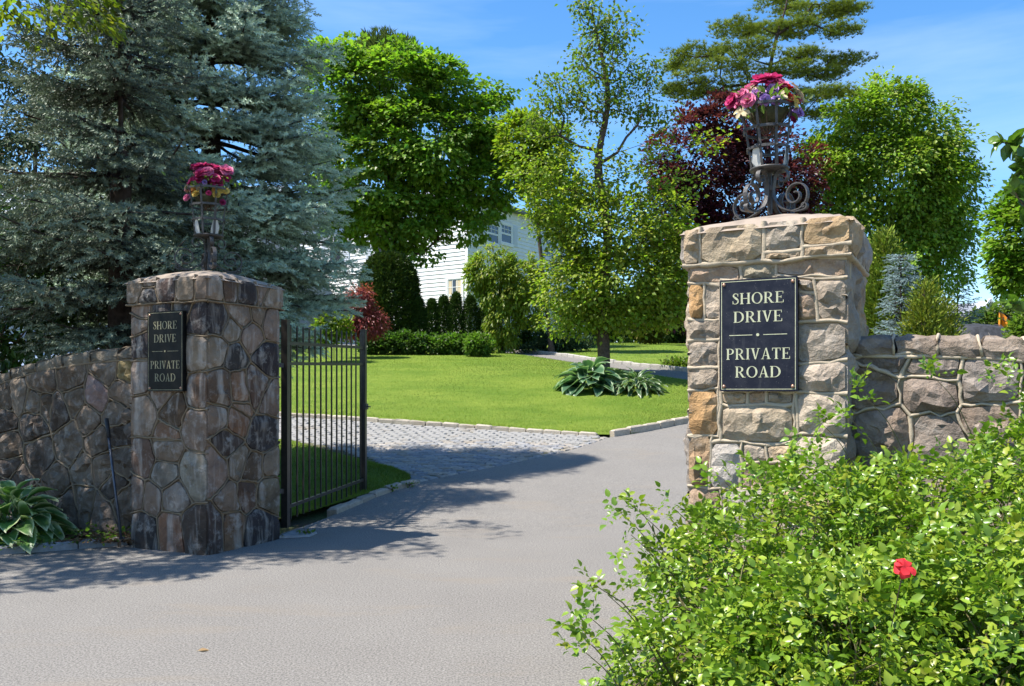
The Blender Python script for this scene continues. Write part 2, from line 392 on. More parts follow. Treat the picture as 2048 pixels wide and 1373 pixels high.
def inpoly(P, poly):
    P = np.asarray(P); poly = np.asarray(poly); c = np.zeros(len(P), bool); j = len(poly) - 1
    for i in range(len(poly)):
        xi, yi = poly[i]; xj, yj = poly[j]
        with np.errstate(divide='ignore', invalid='ignore'):
            c ^= ((yi > P[:, 1]) != (yj > P[:, 1])) & (P[:, 0] < (xj - xi) * (P[:, 1] - yi) / (yj - yi + 1e-12) + xi)
        j = i
    return c
R = rs(5)
GR = np.array([(.27, .26, .25), (.31, .29, .26), (.25, .25, .25), (.35, .31, .26), (.30, .265, .22), (.22, .22, .225)])
def block_mesh(name, l, w, h, rng, seg=2):
    """a rough granite block with a cushioned, uneven top; origin at the middle of its top"""
    xs = np.array([-.5, -.40, 0, .40, .5]) * l; ys = np.array([-.5, -.36, .36, .5]) * w
    V = []; 
    for j, y in enumerate(ys):
        for i, x in enumerate(xs):
            e = (i in (0, 4)) or (j in (0, 3))
            V.append((x + rng.normal() * .004, y + rng.normal() * .004, (-.022 if e else 0) + rng.normal() * .0035))
    F = [(j * 5 + i, j * 5 + i + 1, (j + 1) * 5 + i + 1, (j + 1) * 5 + i) for j in range(3) for i in range(4)]
    ring = [0, 1, 2, 3, 4, 9, 14, 19, 18, 17, 16, 15, 10, 5]; n0 = len(V)
    for k in ring: V.append((V[k][0], V[k][1], -h))
    for a in range(len(ring)):
        b2 = (a + 1) % len(ring); F.append((ring[b2], ring[a], n0 + a, n0 + b2))
    return mk(name, V, F, M['granite'], smooth=False)
pave = [block_mesh('cobble', .225, .118, .10, R) for _ in range(7)]
apron = thing('cobble_apron', 'grey granite cobbles paving the side drive', 'paving', (-1.5, 16, H(16.)), kind='structure')
del apron['category'], apron['label']
poly = np.vstack([resample(catmull(APRON_NEAR, 6), 30), resample(catmull(APRON_FAR, 6), 20)[::-1], np.array([(1.06, 15.65), (-.2, 14.1)])])
ca = nrm(np.array([.964, -.267])); cb = np.array([.267, .964])
cells = []
for i in range(-60, 60):
    bow = 0
    for j in range(-90, 60):
        c0 = np.array([0, 16.]) + ca * (j * .236 + (i % 2) * .118 + R.normal() * .006) + cb * (i * .131 + R.normal() * .004)
        c0 = c0 + cb * .012 * math.sin(j * .5 + i)
        cells.append((c0[0], c0[1]))
cells = np.array(cells)
inset = inpoly(cells, poly); cells = cells[inset]
# keep clear of the edge courses
edgeR = resample(catmull([(-1.37, 12.7), (-.2, 14.1), (1.06, 15.65), (1.95, 17.0)], 8), 60)
dmin = np.min(np.linalg.norm(cells[:, None] - edgeR[None], axis=2), 1); cells = cells[dmin > .19]
cells = cells[np.argsort(cells[:, 1] + .25 * np.abs(cells[:, 0] + 1))]
vis = (cells[:, 0] / cells[:, 1] > -.33); cells = np.vstack([cells[vis], cells[~vis]])
ang = math.atan2(ca[1], ca[0]); slope = lambda y: math.atan((H(y + .1) - H(y - .1)) / .2)
rowed = resample(edgeR, 26)
n_edge = 0
edge_me = [block_mesh('edge_cobble', .20, .115, .10, R) for _ in range(4)]
for k in range(len(rowed) - 1):
    c0 = (rowed[k] + rowed[k + 1]) / 2; d = nrm(rowed[k + 1] - rowed[k]); nn = np.array([-d[1], d[0]])
    c0 = c0 + nn * .07
    o = add('edge_cobble', edge_me[k % 4], apron, (c0[0], c0[1], H(c0[1]) + .012), color=GR[R.randint(6)] * R.uniform(.85, 1.1))
    o.rotation_euler = (slope(c0[1]) * .7, 0, math.atan2(d[1], d[0])); n_edge += 1
rest = []
for k, c0 in enumerate(cells):
    z = H(c0[1]) + .012 + R.normal() * .004; rot = ang + R.normal() * .025
    if k < 295:
        o = add('cobble', pave[R.randint(7)], apron, (c0[0], c0[1], z), color=GR[R.randint(6)] * R.uniform(.85, 1.12))
        o.rotation_euler = (slope(c0[1]) + R.normal() * .02, R.normal() * .02, rot)
    else: rest.append((c0[0], c0[1], z, rot, slope(c0[1])))
if rest:
    mb = MB()
    protos = []
    for me in pave:
        v = np.empty(len(me.vertices) * 3, np.float32); me.vertices.foreach_get('co', v)
        protos.append((v.reshape(-1, 3), [tuple(p_.vertices) for p_ in me.polygons]))
    for q in rest:
        pv, pf = protos[R.randint(7)]; Mr = np.array(Matrix.Rotation(q[3], 3, 'Z') @ Matrix.Rotation(q[4], 3, 'X'))
        mb.raw(pv @ Mr.T + np.array(q[:3]), pf)
    add('cobble', mb.mesh('far_cobbles', M['granite']), apron, kind='stuff', color=(.28, .27, .25))

def kerb_run(name, curve, length, width, height, up, seed, nvar=5, col=None, jit=.01):
    """row of separate kerb blocks along a plan curve"""
    r = rs(seed); C = catmull(curve, 10); L = np.sum(np.linalg.norm(np.diff(C, axis=0), axis=1))
    n = max(2, int(L / length)); Q = resample(C, n + 1)
    root = thing(name, None, None, (Q[0][0], Q[0][1], H(Q[0][1])), kind='structure')
    ms = [block_mesh('kerb_stone', L / n * .965, width, height + .1, r) for _ in range(nvar)]
    for i in range(n):
        c0 = (Q[i] + Q[i + 1]) / 2; d = nrm(Q[i + 1] - Q[i])
        cc = (GR[r.randint(6)] if col is None else np.array(col)) * r.uniform(.8, 1.12)
        o = add('kerb_stone', ms[r.randint(nvar)], root, (c0[0], c0[1], H(c0[1]) + up + r.normal() * .006), color=cc)
        dz = (H(Q[i + 1][1]) - H(Q[i][1])) / max(np.linalg.norm(Q[i + 1] - Q[i]), 1e-3)
        o.rotation_euler = (r.normal() * .03, -math.atan(dz) + r.normal() * .012, math.atan2(d[1], d[0]) + r.normal() * jit)
    return root
TAN = (.46, .40, .31)
kerb_run('lawn_kerb', [(-9.4, 19.84), (-4.9, 19.0), (-1.5, 18.08), (1.72, 17.12)], .36, .12, .06, .075, 11, col=TAN)
kerb_run('drive_kerb', [(2.0, 17.12), (2.8, 17.66), (3.72, 18.34), (5.6, 19.3), (8, 20.55)], .42, .15, .12, .13, 12, col=(.44, .37, .28))
kerb_run('verge_kerb', [(-2.25, 10.6), (-1.98, 11.5), (-1.72, 12.1), (-1.42, 12.62)], .34, .13, .07, .07, 13, col=(.36, .30, .23))
kerb_run('path_kerb', [(-8, 36.2), (-2.9, 34.9), (1.12, 30.62), (3.25, 26.72), (5.65, 23.92), (8.5, 22.75)], .40, .13, .08, .12, 14, col=(.42, .39, .34))
kerb_run('bed_kerb', [(-3.92, 8.68), (-4.4, 8.42), (-4.9, 8.16), (-6.0, 7.6), (-7.5, 6.8)], .42, .13, .08, .07, 15, col=(.27, .27, .27))

# planting beds
ruled('left_bed', [(-3.7, 8.75), (-4.4, 8.46), (-4.9, 8.2), (-6.0, 7.62), (-8, 6.6)], [(-3.7, 9.3), (-4.6, 9.8), (-5.4, 10.2), (-6.6, 10.8), (-8.6, 11.8)], 40, 16, .055, M['soil'])
ruled('rose_bed', [(.55, 3.0), (.5, 3.8), (.75, 4.8), (1.3, 5.75)], [(6, 1.5), (6, 3.0), (6, 4.2), (6, 5.2)], 30, 20, .03, M['soil'])

# grass blades: nobody can count them
def blades(name, label, A, B, n, seed, hgt, off):
    r = rs(seed); A = resample(catmull(A, 6), 80); B = resample(catmull(B, 6), 80)
    u = r.uniform(0, 79, n); i = np.minimum(u.astype(int), 78); f = (u - i)[:, None]; t = r.uniform(0, 1, n)[:, None] ** 1.25
    P = (A[i] * (1 - f) + A[i + 1] * f) * (1 - t) + (B[i] * (1 - f) + B[i + 1] * f) * t
    keep = np.abs(P[:, 0] / P[:, 1] + .02) < .64; P = P[keep]; n = len(P)
    b = np.c_[P, H(P[:, 1]) + off]; a = r.uniform(0, 6.28, n); d = np.c_[np.cos(a), np.sin(a), np.zeros(n)]
    lean = np.c_[r.normal(size=(n, 2)) * .45, np.ones(n)]; h = hgt * r.uniform(.5, 1.2, n)[:, None]
    w = (.0015 + .00016 * P[:, 1])[:, None]
    V = np.stack([b - d * w, b + d * w, b + lean * h], 1).reshape(-1, 3)
    g = snoise(np.c_[P, P[:, 0]], 1.1, seed + 1)[:, None] * .24 + snoise(np.c_[P, P[:, 0]], 4., seed + 2)[:, None] * .14
    c = np.array([.138, .205, .022]) * np.maximum(.35, 1 + g) * r.uniform(.65, 1.35, (n, 1)); c[:, :1] *= r.uniform(.8, 1.35, (n, 1))
    add(name, mk(name, V, np.arange(3 * n).reshape(-1, 3), M['grass'], col=np.repeat(c, 3, 0)), kind='stuff', label=label, category='grass')
blades('grass', 'bright mown grass of the main lawn', LAWN_FRONT, PATH_N, 200000, 21, .034, .062)
blades('grass', 'shaded grass strip behind the iron gate', [(-2.9, 9.6), (-2.1, 11.4), (-1.52, 12.65), (-1.9, 13.6)], [(-7, 10.4), (-6.6, 13), (-5.5, 15.4), (-4.4, 16.6)], 60000, 22, .045, .05)
blades('grass', 'mown grass beyond the curved path', [(-3.4, 35.4), (1.2, 30.75), (3.35, 26.8), (5.7, 24.0), (11, 22.2)], [(-2, 44), (2, 44), (6, 42), (10, 40), (16, 36)], 60000, 23, .04, .08)
# ------------------------------------------------------------------ masonry
from mathutils.geometry import delaunay_2d_cdt
class Face:
    def __init__(s, O, U, Nn, warp=0., seed=0, umax=1.): s.O = np.asarray(O, float); s.U = nrm(U); s.N = nrm(Nn); s.warp = warp; s.seed = seed; s.umax = umax
    def w(s, uv, d=0.):
        uv = np.asarray(uv, float)
        if s.warp:                                   # uneven courses: joints and stones bend together
            q = np.c_[uv, np.zeros(len(uv))]; k = np.clip(np.minimum(uv[:, 0], s.umax - uv[:, 0]) / .12, 0, 1)
            uv = uv + s.warp * np.c_[(snoise(q, 11, s.seed) + .5 * snoise(q, 24, s.seed + 5)) * k, (snoise(q, 11, s.seed + 9) + .5 * snoise(q, 24, s.seed + 7)) * np.clip((2.43 - uv[:, 1]) / .1, 0, 1)]
        d = np.broadcast_to(np.asarray(d, float), uv.shape[:-1])
        return s.O + uv[..., :1] * s.U + uv[..., 1:2] * Z3 + d[..., None] * s.N
    def px(s, px, py, d=0.):
        """face coordinates of the point of this plane seen at a pixel of the photograph"""
        c = np.array([0, 0, EYE]); r = np.array([(px - 1024) / FPX, 1, (HZN - py) / FPX])
        t = ((s.O + d * s.N - c) @ s.N) / (r @ s.N); p = c + t * r - s.O
        return np.array([p @ s.U, p[2]])
def clip(poly, n_, c_):
    """keep the side n.x <= c of a convex polygon"""
    out = []; m_ = len(poly)
    for i in range(m_):
        a = poly[i]; b_ = poly[(i + 1) % m_]; da = a @ n_ - c_; db = b_ @ n_ - c_
        if da <= 0: out.append(a)
        if (da < 0 < db) or (db < 0 < da): out.append(a + (b_ - a) * (da / (da - db)))
    return out
def voronoi(seeds, dom, wts=None):
    S = np.asarray(seeds, float); cells = []
    wts = np.zeros(len(S)) if wts is None else np.asarray(wts)
    for i in range(len(S)):
        poly = [np.asarray(p, float) for p in dom]
        for j in range(len(S)):
            if i == j: continue
            n_ = S[j] - S[i]; c_ = (S[j] @ S[j] - S[i] @ S[i] + wts[i] - wts[j]) / 2
            poly = clip(poly, n_, c_)
            if len(poly) < 3: break
        cells.append(np.array(poly) if len(poly) >= 3 else None)
    return cells
def clean(poly, tol=.022):
    P = [p for p in poly]; i = 0
    while len(P) > 3 and i < len(P):
        if np.linalg.norm(P[i] - P[(i + 1) % len(P)]) < tol:
            P[i] = (P[i] + P[(i + 1) % len(P)]) / 2; P.pop((i + 1) % len(P)) if (i + 1) % len(P) != 0 else P.pop(0)
        else: i += 1
    P = np.array(P); a = .5 * np.sum(P[:, 0] * np.roll(P[:, 1], -1) - P[:, 1] * np.roll(P[:, 0], -1))
    return (P if a > 0 else P[::-1]), abs(a)
def inset_poly(P, d):
    e = nrm(np.roll(P, -1, 0) - P); n_ = np.c_[-e[:, 1], e[:, 0]]; n0 = np.roll(n_, 1, 0)
    k = 1 + np.sum(n_ * n0, 1, keepdims=True); return P + d * (n_ + n0) / np.maximum(k, .45)
def stone_mesh(poly, face, rng, gap=.011, depth=.03, rough=.012, seg=.05, mat=None, rounded=.28, lift=0.):
    P, area = clean(poly)
    if area < .0006: return None
    g = min(gap, .22 * math.sqrt(area)); P = inset_poly(P, g)
    Q = []                                           # corners cut, sides divided
    for i in range(len(P)):
        a, b_, c_ = P[i - 1], P[i], P[(i + 1) % len(P)]
        Q += [b_ + (a - b_) * rounded * .5, b_ * .86 + .07 * a + .07 * c_, b_ + (c_ - b_) * rounded * .5]
    Q = np.array(Q); B = []
    for i in range(len(Q)):
        a = Q[i]; b_ = Q[(i + 1) % len(Q)]; k = max(1, int(np.linalg.norm(b_ - a) / seg + .3))
        for t in range(k): B.append(a + (b_ - a) * t / k)
    B = np.array(B); n = len(B); c0 = B.mean(0); size = math.sqrt(area)
    dep = depth * rng.uniform(.65, 1.35) * min(1.2, .55 + size * 1.8)
    R1 = c0 + (B - c0) * (1 - min(.12, .006 / max(size * .5, .02)))
    sp = min(.05, max(.017, size / 5.5)); lo = B.min(0); hi = B.max(0); G = []
    row = 0; y = lo[1] + sp * .4
    while y < hi[1]:
        x = lo[0] + sp * (.3 + .5 * (row % 2))
        while x < hi[0]: G.append((x + rng.normal() * sp * .22, y + rng.normal() * sp * .22)); x += sp
        y += sp * .87; row += 1
    G = np.array(G) if G else np.zeros((0, 2))
    def bdist(Q):
        a_ = R1; b2 = np.roll(R1, -1, 0); ab = b2 - a_; t = np.clip(np.sum((Q[:, None] - a_[None]) * ab[None], 2) / np.maximum(np.sum(ab * ab, 1), 1e-9)[None], 0, 1)
        return np.min(np.linalg.norm(Q[:, None] - (a_[None] + t[..., None] * ab[None]), axis=2), 1)
    if len(G): G = G[inpoly(G, R1)]
    if len(G): G = G[bdist(G) > sp * .45]
    pts = np.vstack([R1, G]) if len(G) else R1
    res = delaunay_2d_cdt([Vector((p[0], p[1])) for p in pts], [(i, (i + 1) % n) for i in range(n)], [], 1, 1e-5)
    Q = np.array([(v.x, v.y) for v in res[0]]); Ft = [tuple(f_) for f_ in res[2]]
    if len(Q) < len(pts) or not Ft: Q = pts; Ft = [(0, i, i + 1) for i in range(1, n - 1)]
    nc = max(2, int(size / .075) + rng.randint(3)); cc_ = c0 + rng.normal(size=(nc, 2)) * size * .4; tl = rng.normal(size=(nc, 2)) * rough * 6.5; of = rng.normal(size=nc) * rough * .55
    near = np.argmin(np.linalg.norm(Q[:, None] - cc_[None], axis=2), 1)
    fac = of[near] + np.sum((Q - cc_[near]) * tl[near], 1)
    bd = bdist(Q); e_ = np.clip(bd / (.20 * size + .012), 0, 1); e_ = np.sin(e_ * math.pi / 2)
    q3 = np.c_[Q, np.zeros(len(Q))]; sd = rng.randint(1 << 30)
    d = dep * (.5 + .5 * e_) + e_ ** .5 * (np.clip(fac, -2.2 * rough, 2.2 * rough) + snoise(q3, 38, sd) * rough * .35 + rng.normal(size=len(Q)) * rough * .22)
    d = np.maximum(d, .002); V = np.vstack([face.w(Q, d + lift), face.w(B, np.full(n, -.025) + lift)]); m_ = len(Q)
    F = Ft + [(m_ + i, m_ + (i + 1) % n, (i + 1) % n, i) for i in range(n)]
    # winding: make every face look outwards
    out_ = []
    for f_ in F:
        p_ = V[list(f_[:3])]; nn = np.cross(p_[1] - p_[0], p_[2] - p_[0])
        out_.append(f_[::-1] if (len(f_) == 3 and nn @ face.N < 0) else f_)
    if np.cross(face.U, Z3) @ face.N < 0: out_ = [f_[::-1] if len(f_) == 4 else f_ for f_ in out_]
    return mk('stone', V, out_, mat, smooth=False)
def bead_net(polys, face, rng, w=.022, h=.014, d0=0.006, mb=None, wob=.006, dom_skip=None):
    """raised ribbon-pointed mortar along every joint of the face"""
    mb = mb or MB(); key = lambda p: (round(p[0] / .02), round(p[1] / .02)); pts = {}
    E = set()
    for P in polys:
        ks = []
        for p in P:
            k = key(p)
            for dx in (-1, 0, 1):
                for dy in (-1, 0, 1):
                    if (k[0] + dx, k[1] + dy) in pts and np.linalg.norm(pts[(k[0] + dx, k[1] + dy)] - p) < .02: k = (k[0] + dx, k[1] + dy); break
                else: continue
                break
            pts.setdefault(k, np.asarray(p, float)); ks.append(k)
        for i in range(len(ks)):
            a, b_ = ks[i], ks[(i + 1) % len(ks)]
            if a != b_: E.add((min(a, b_), max(a, b_)))
    # split at T junctions
    E2 = set()
    for a, b_ in E:
        pa, pb = pts[a], pts[b_]; L = np.linalg.norm(pb - pa); d = (pb - pa) / L; mids = []
        for k, p in pts.items():
            if k in (a, b_): continue
            t = (p - pa) @ d
            if .02 < t < L - .02 and abs((p - pa) @ np.array([-d[1], d[0]])) < .014: mids.append((t, k))
        ch = [a] + [k for _, k in sorted(mids)] + [b_]
        for q in range(len(ch) - 1): E2.add((min(ch[q], ch[q + 1]), max(ch[q], ch[q + 1])))
    for a, b_ in sorted(E2):
        pa, pb = pts[a], pts[b_]; L = np.linalg.norm(pb - pa)
        if dom_skip is not None and dom_skip(pa, pb): continue
        if L < .015: continue
        n = max(2, int(L / .05) + 1); t = np.linspace(-.002 / L, 1 + .002 / L, n)[:, None]; d = (pb - pa) / L; pr = np.array([-d[1], d[0]])
        amp = rng.normal() * .02 * L + 0
        C = pa + (pb - pa) * t + pr * (np.sin(np.clip(t, 0, 1) * math.pi) * amp + rng.normal(size=(n, 1)) * wob * np.sin(np.clip(t, 0, 1) * math.pi))
        ww = w * rng.uniform(.75, 1.25) * (1 + rng.normal(size=n) * .14); hh = h * (1 + rng.normal(size=n) * .18) + d0
        pf = np.array([(-.5, -.02), (-.42, .55), (-.18, 1.), (.18, 1.), (.42, .55), (.5, -.02)])
        UV = (C[:, None] + pr[None, None] * pf[None, :, :1] * ww[:, None, None]).reshape(-1, 2)
        V = face.w(UV, np.where(pf[None, :, 1] < 0, -.02, pf[None, :, 1] * hh[:, None]).ravel())
        F = [(i * 6 + k, i * 6 + k + 1, (i + 1) * 6 + k + 1, (i + 1) * 6 + k) for i in range(n - 1) for k in range(5)]
        mb.raw(V, F)
    return mb
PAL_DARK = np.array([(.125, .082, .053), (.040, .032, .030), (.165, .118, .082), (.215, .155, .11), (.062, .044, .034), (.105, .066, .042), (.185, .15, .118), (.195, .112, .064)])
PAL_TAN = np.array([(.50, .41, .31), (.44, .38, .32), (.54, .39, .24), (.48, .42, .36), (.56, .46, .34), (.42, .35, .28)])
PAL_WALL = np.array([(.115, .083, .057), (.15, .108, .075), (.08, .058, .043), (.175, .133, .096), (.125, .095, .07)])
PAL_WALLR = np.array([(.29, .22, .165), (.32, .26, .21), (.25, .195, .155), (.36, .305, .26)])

def lay(root, face, polys, cols, rng, mat, hide=None, **kw):
    for P, c_ in zip(polys, cols):
        if hide is not None and hide[0] < P[:, 0].mean() < hide[2] and hide[1] < P[:, 1].mean() < hide[3]: continue   # bare mortar behind the plaque
        me = stone_mesh(P, face, rng, mat=mat, **kw)
        if me: add('stone', me, root, color=c_)
def pillar(name, label, Nc, ang, faces, seed, mat, mortar, pal, capstones, beadw, sign_px, rough, dep=.03, gap=.011, warp=.016):
    """square stone gate pillar: Nc = its near corner, ang = turn of its front face"""
    r = rs(seed); c_, s_ = math.cos(ang), math.sin(ang); Nc = np.array([*Nc, 0.])
    L = Nc + np.array([-c_, s_, 0]); Rr = Nc + np.array([s_, c_, 0]); Bk = L + np.array([s_, c_, 0]); ctr = (L + Rr) / 2
    root = thing(name, label, 'gate pillar', ctr)
    nf = np.array([-s_, -c_, 0]); ns = np.array([c_, -s_, 0])
    fr = {'front': Face(L, Nc - L, nf, warp, seed), 'side': Face(Nc, Rr - Nc, ns, warp, seed + 1), 'back': Face(Rr, Bk - Rr, -nf, warp, seed + 2), 'far': Face(Bk, L - Bk, -ns, warp, seed + 3)}
    zb, zt = 2.43, 2.66
    mb = MB(); Mx = np.stack([ns, -nf, Z3], 1)
    mb.box((-.495, -.495, -.15), (.495, .495, zb), Mx, ctr); mb.box((-.525, -.525, zb), (.525, .525, zt - .02), Mx, ctr)
    add('core', mb.mesh('core', mortar), root)
    jm = MB()
    for fn, f in fr.items():
        polys, cols = faces(fn, f, r)
        sg = None
        if fn == 'front': q0 = f.px(sign_px[0], sign_px[3], .05); q1 = f.px(sign_px[2], sign_px[1], .05); sg = (q0[0], q0[1], q1[0], q1[1])
        lay(root, f, polys, cols, r, mat, hide=sg, rough=rough, depth=dep, gap=gap)
        skip = lambda a, b_: (max(a[0], b_[0]) < .005 or min(a[0], b_[0]) > .995)
        bead_net(polys, f, r, w=beadw, mb=jm, h=.006, d0=.013, dom_skip=skip)
        # cap course
        fc = Face(f.O - f.U * .03 + f.N * .03, f.U, f.N); cp, cc = capstones(fn, fc, r)
        lay(root, fc, cp, cc, r, mat, depth=dep * 1.15, rough=rough, gap=gap)
        skip = lambda a, b_: (max(a[0], b_[0]) < .01 or min(a[0], b_[0]) > 1.05 or min(a[1], b_[1]) > 2.65)
        bead_net(cp, fc, r, w=beadw * 1.1, mb=jm, h=.006, d0=.013, dom_skip=skip)
    add('mortar_joint', jm.mesh('mortar_joint', mortar, smooth=True), root)
    # cement top: shallow hipped dome with worn edges
    n = 15; g = np.linspace(-1, 1, n); X, Y = np.meshgrid(g, g); rr = np.maximum(np.abs(X), np.abs(Y)); r2 = np.sqrt(X * X + Y * Y)
    z = zt + .03 + .115 * (1 - (.55 * rr + .45 * np.minimum(r2, 1.15)) ** 1.25) + r.normal(size=X.shape) * .004
    z = np.where(rr > .97, zt - .03, z); e = np.where(rr > .97, .562, .558 - .02 * (rr > .83))
    P = np.stack([X * e, Y * e, z], -1).reshape(-1, 3); P[:, :2] += r.normal(size=(n * n, 2)) * .004
    idx = np.arange(n * n).reshape(n, n); F = np.stack([idx[:-1, :-1], idx[:-1, 1:], idx[1:, 1:], idx[1:, :-1]], -1).reshape(-1, 4)
    add('cap_top', mk('cap_top', P @ Mx.T + ctr, F, M['cement_cap'], smooth=True), root)
    return root, fr, ctr, Mx
def rectpoly(x0, y0, x1, y1): return np.array([(x0, y0), (x1, y0), (x1, y1), (x0, y1)], float)
def rand_seeds(dom, n, r, ratio=1.):
    lo = np.min(dom, 0); hi = np.max(dom, 0); S = [r.uniform(lo, hi)]
    while len(S) < n:
        C = r.uniform(lo, hi, (30, 2)); d = np.min(np.linalg.norm((C[:, None] - np.array(S)[None]) * np.array([1, ratio]), axis=2), 1); S.append(C[np.argmax(d)])
    return np.array(S)

# --- left pillar: stones placed from the photograph (crop pixels), dark weathered field stone
LC = lambda x, y: (240 + x / 2.1786, 500 + y / 2.1786)
LEFT_F = [(95,250,3),(195,245,1),(275,248,1),(80,330,3),(90,410,1),(90,540,6),(215,340,4),(215,540,4),(345,300,1),(335,440,3),(350,610,5),(190,645,2),(115,715,3),(230,705,5),(205,800,7),(335,770,2),(110,920,5),(205,875,2),(195,975,6),(320,970,6),(80,1060,2),(145,1085,2),(235,1090,6),(115,1210,1),(225,1215,7),(330,1215,4)]
LEFT_S = [(420,300,1),(520,270,2),(600,275,2),(655,310,3),(485,345,3),(570,370,3),(500,470,1),(635,465,1),(415,440,3),(445,610,5),(525,600,7),(585,590,5),(635,640,2),(520,675,7),(500,735,7),(430,725,2),(470,830,4),(610,810,1),(400,970,3),(520,930,2),(580,960,5),(645,950,2),(560,1060,5),(640,1070,2),(480,1080,2),(475,1195,7),(610,1190,1),(400,1220,4)]
LEFT_CAPF = [(75,160,3),(125,125,5),(125,190,1),(195,155,4),(300,155,3),(360,150,3)]
LEFT_CAPS = [(420,150,3),(465,150,5),(550,165,1),(655,185,3),(630,120,2)]
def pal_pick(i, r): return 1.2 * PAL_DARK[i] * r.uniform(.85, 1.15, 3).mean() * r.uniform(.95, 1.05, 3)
def left_faces(fn, f, r):
    dom = rectpoly(-.015, -.12, 1.015, 2.44)
    if fn in ('front', 'side'):
        src = LEFT_F if fn == 'front' else LEFT_S
        S = np.array([f.px(*LC(x, y)) for x, y, _ in src]); cols = [pal_pick(i, r) for _, _, i in src]
        S[:, 0] = np.clip(S[:, 0], .05, .95)
    else:
        S = rand_seeds(dom, 26, r); cols = [pal_pick(r.randint(8), r) for _ in S]
    cells = voronoi(S, dom, r.normal(size=len(S)) * .006); k = [(c, q) for c, q in zip(cells, cols) if c is not None]
    return [a for a, _ in k], [b_ for _, b_ in k]
def left_caps(fn, f, r):
    dom = rectpoly(-.012, 2.42, 1.072, 2.675)
    if fn in ('front', 'side'):
        src = LEFT_CAPF if fn == 'front' else LEFT_CAPS
        S = np.array([f.px(*LC(x, y)) for x, y, _ in src]); S[:, 0] = np.clip(S[:, 0], .05, 1.02); S[:, 1] = np.clip(S[:, 1], 2.46, 2.64)
        cols = [pal_pick(i, r) for _, _, i in src]
    else:
        S = rand_seeds(dom, 5, r, 3.); cols = [pal_pick(r.randint(8), r) for _ in S]
    cells = voronoi(S, dom); k = [(c, q) for c, q in zip(cells, cols) if c is not None]
    return [a for a, _ in k], [b_ for _, b_ in k]
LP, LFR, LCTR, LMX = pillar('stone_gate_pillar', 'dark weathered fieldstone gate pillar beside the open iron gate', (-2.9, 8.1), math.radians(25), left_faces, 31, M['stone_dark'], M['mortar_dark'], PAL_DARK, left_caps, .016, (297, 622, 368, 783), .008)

# --- right pillar: squared rock-faced blocks, laid as in the photograph (crop pixels x0,y0,x1,y1)
RC = lambda x, y: (1340 + x / 2.0804, 400 + y / 2.0804)
O_, G_, T_, W_, B_, P_ = (0.482,0.310,0.155), (0.378,0.331,0.284), (0.464,0.370,0.267), (0.533,0.473,0.404), (0.378,0.275,0.181), (0.447,0.344,0.267)
RIGHT_F = [(70,278,290,352,P_),(290,262,440,330,(0.344,0.310,0.241)),(440,242,692,318,P_),
 (70,352,138,494,O_),(138,352,208,494,G_),(70,494,208,588,G_),(70,588,208,700,G_),(70,700,208,786,G_),(70,786,208,984,O_),
 (522,318,606,378,G_),(522,378,606,506,P_),(606,318,692,506,G_),(522,506,692,676,(0.327,0.292,0.258)),(522,676,692,802,(0.404,0.353,0.310)),(522,802,692,980,W_),
 (208,330,365,560,T_),(365,330,522,560,T_),(208,560,365,796,T_),(365,560,522,796,T_),
 (208,796,322,852,T_),(322,796,404,852,P_),(404,796,522,852,G_),(208,852,522,1008,(0.430,0.370,0.292)),
 (70,984,172,1196,B_),(172,1008,300,1196,(0.499,0.482,0.473)),(300,1008,400,1092,G_),(300,1092,520,1196,P_),(400,1008,520,1092,T_),(520,980,692,1196,W_),
 (70,1196,210,1330,P_),(210,1196,420,1380,(0.447,0.430,0.413)),(420,1196,692,1340,T_),(70,1330,210,1560,T_),(210,1380,420,1560,G_),(420,1340,692,1560,G_),(70,1560,330,1790,G_),(330,1560,692,1790,T_)]
RIGHT_C = [(52,110,128,275,(0.464,0.370,0.267)),(128,110,390,275,(0.473,0.396,0.292)),(390,110,552,245,(0.387,0.344,0.292)),(390,245,552,275,T_),(552,80,700,232,(0.482,0.353,0.215)),(552,232,700,275,T_)]
def right_faces(fn, f, r):
    if fn == 'front':
        polys, cols = [], []
        jit = {}
        for x0, y0, x1, y1, c_ in RIGHT_F:
            P = []
            for x, y in ((x0, y1), (x1, y1), (x1, y0), (x0, y0)):
                uv = f.px(*RC(x, y)).copy()
                if x <= 70: uv[0] = -.015
                if x >= 692: uv[0] = 1.015
                if (x, y) not in jit: jit[(x, y)] = r.normal(size=2) * np.array([.008 if 70 < x < 692 else 0, .008])
                P.append(uv + jit[(x, y)])
            P = np.array(P); P[:, 1] = np.clip(P[:, 1], -.1, 2.43)
            polys.append(P); cols.append(np.array(c_) * np.array([1.08, 1.0, .88]) * r.uniform(.9, 1.1))
        return polys, cols
    dom = rectpoly(-.015, -.1, 1.015, 2.43); S = rand_seeds(dom, 24, r)
    cells = voronoi(S, dom); cols = [PAL_TAN[r.randint(6)] * r.uniform(.8, 1.05) * np.array([.9, .88, .86]) for _ in S]
    k = [(c, q) for c, q in zip(cells, cols) if c is not None]
    return [a for a, _ in k], [b_ for _, b_ in k]
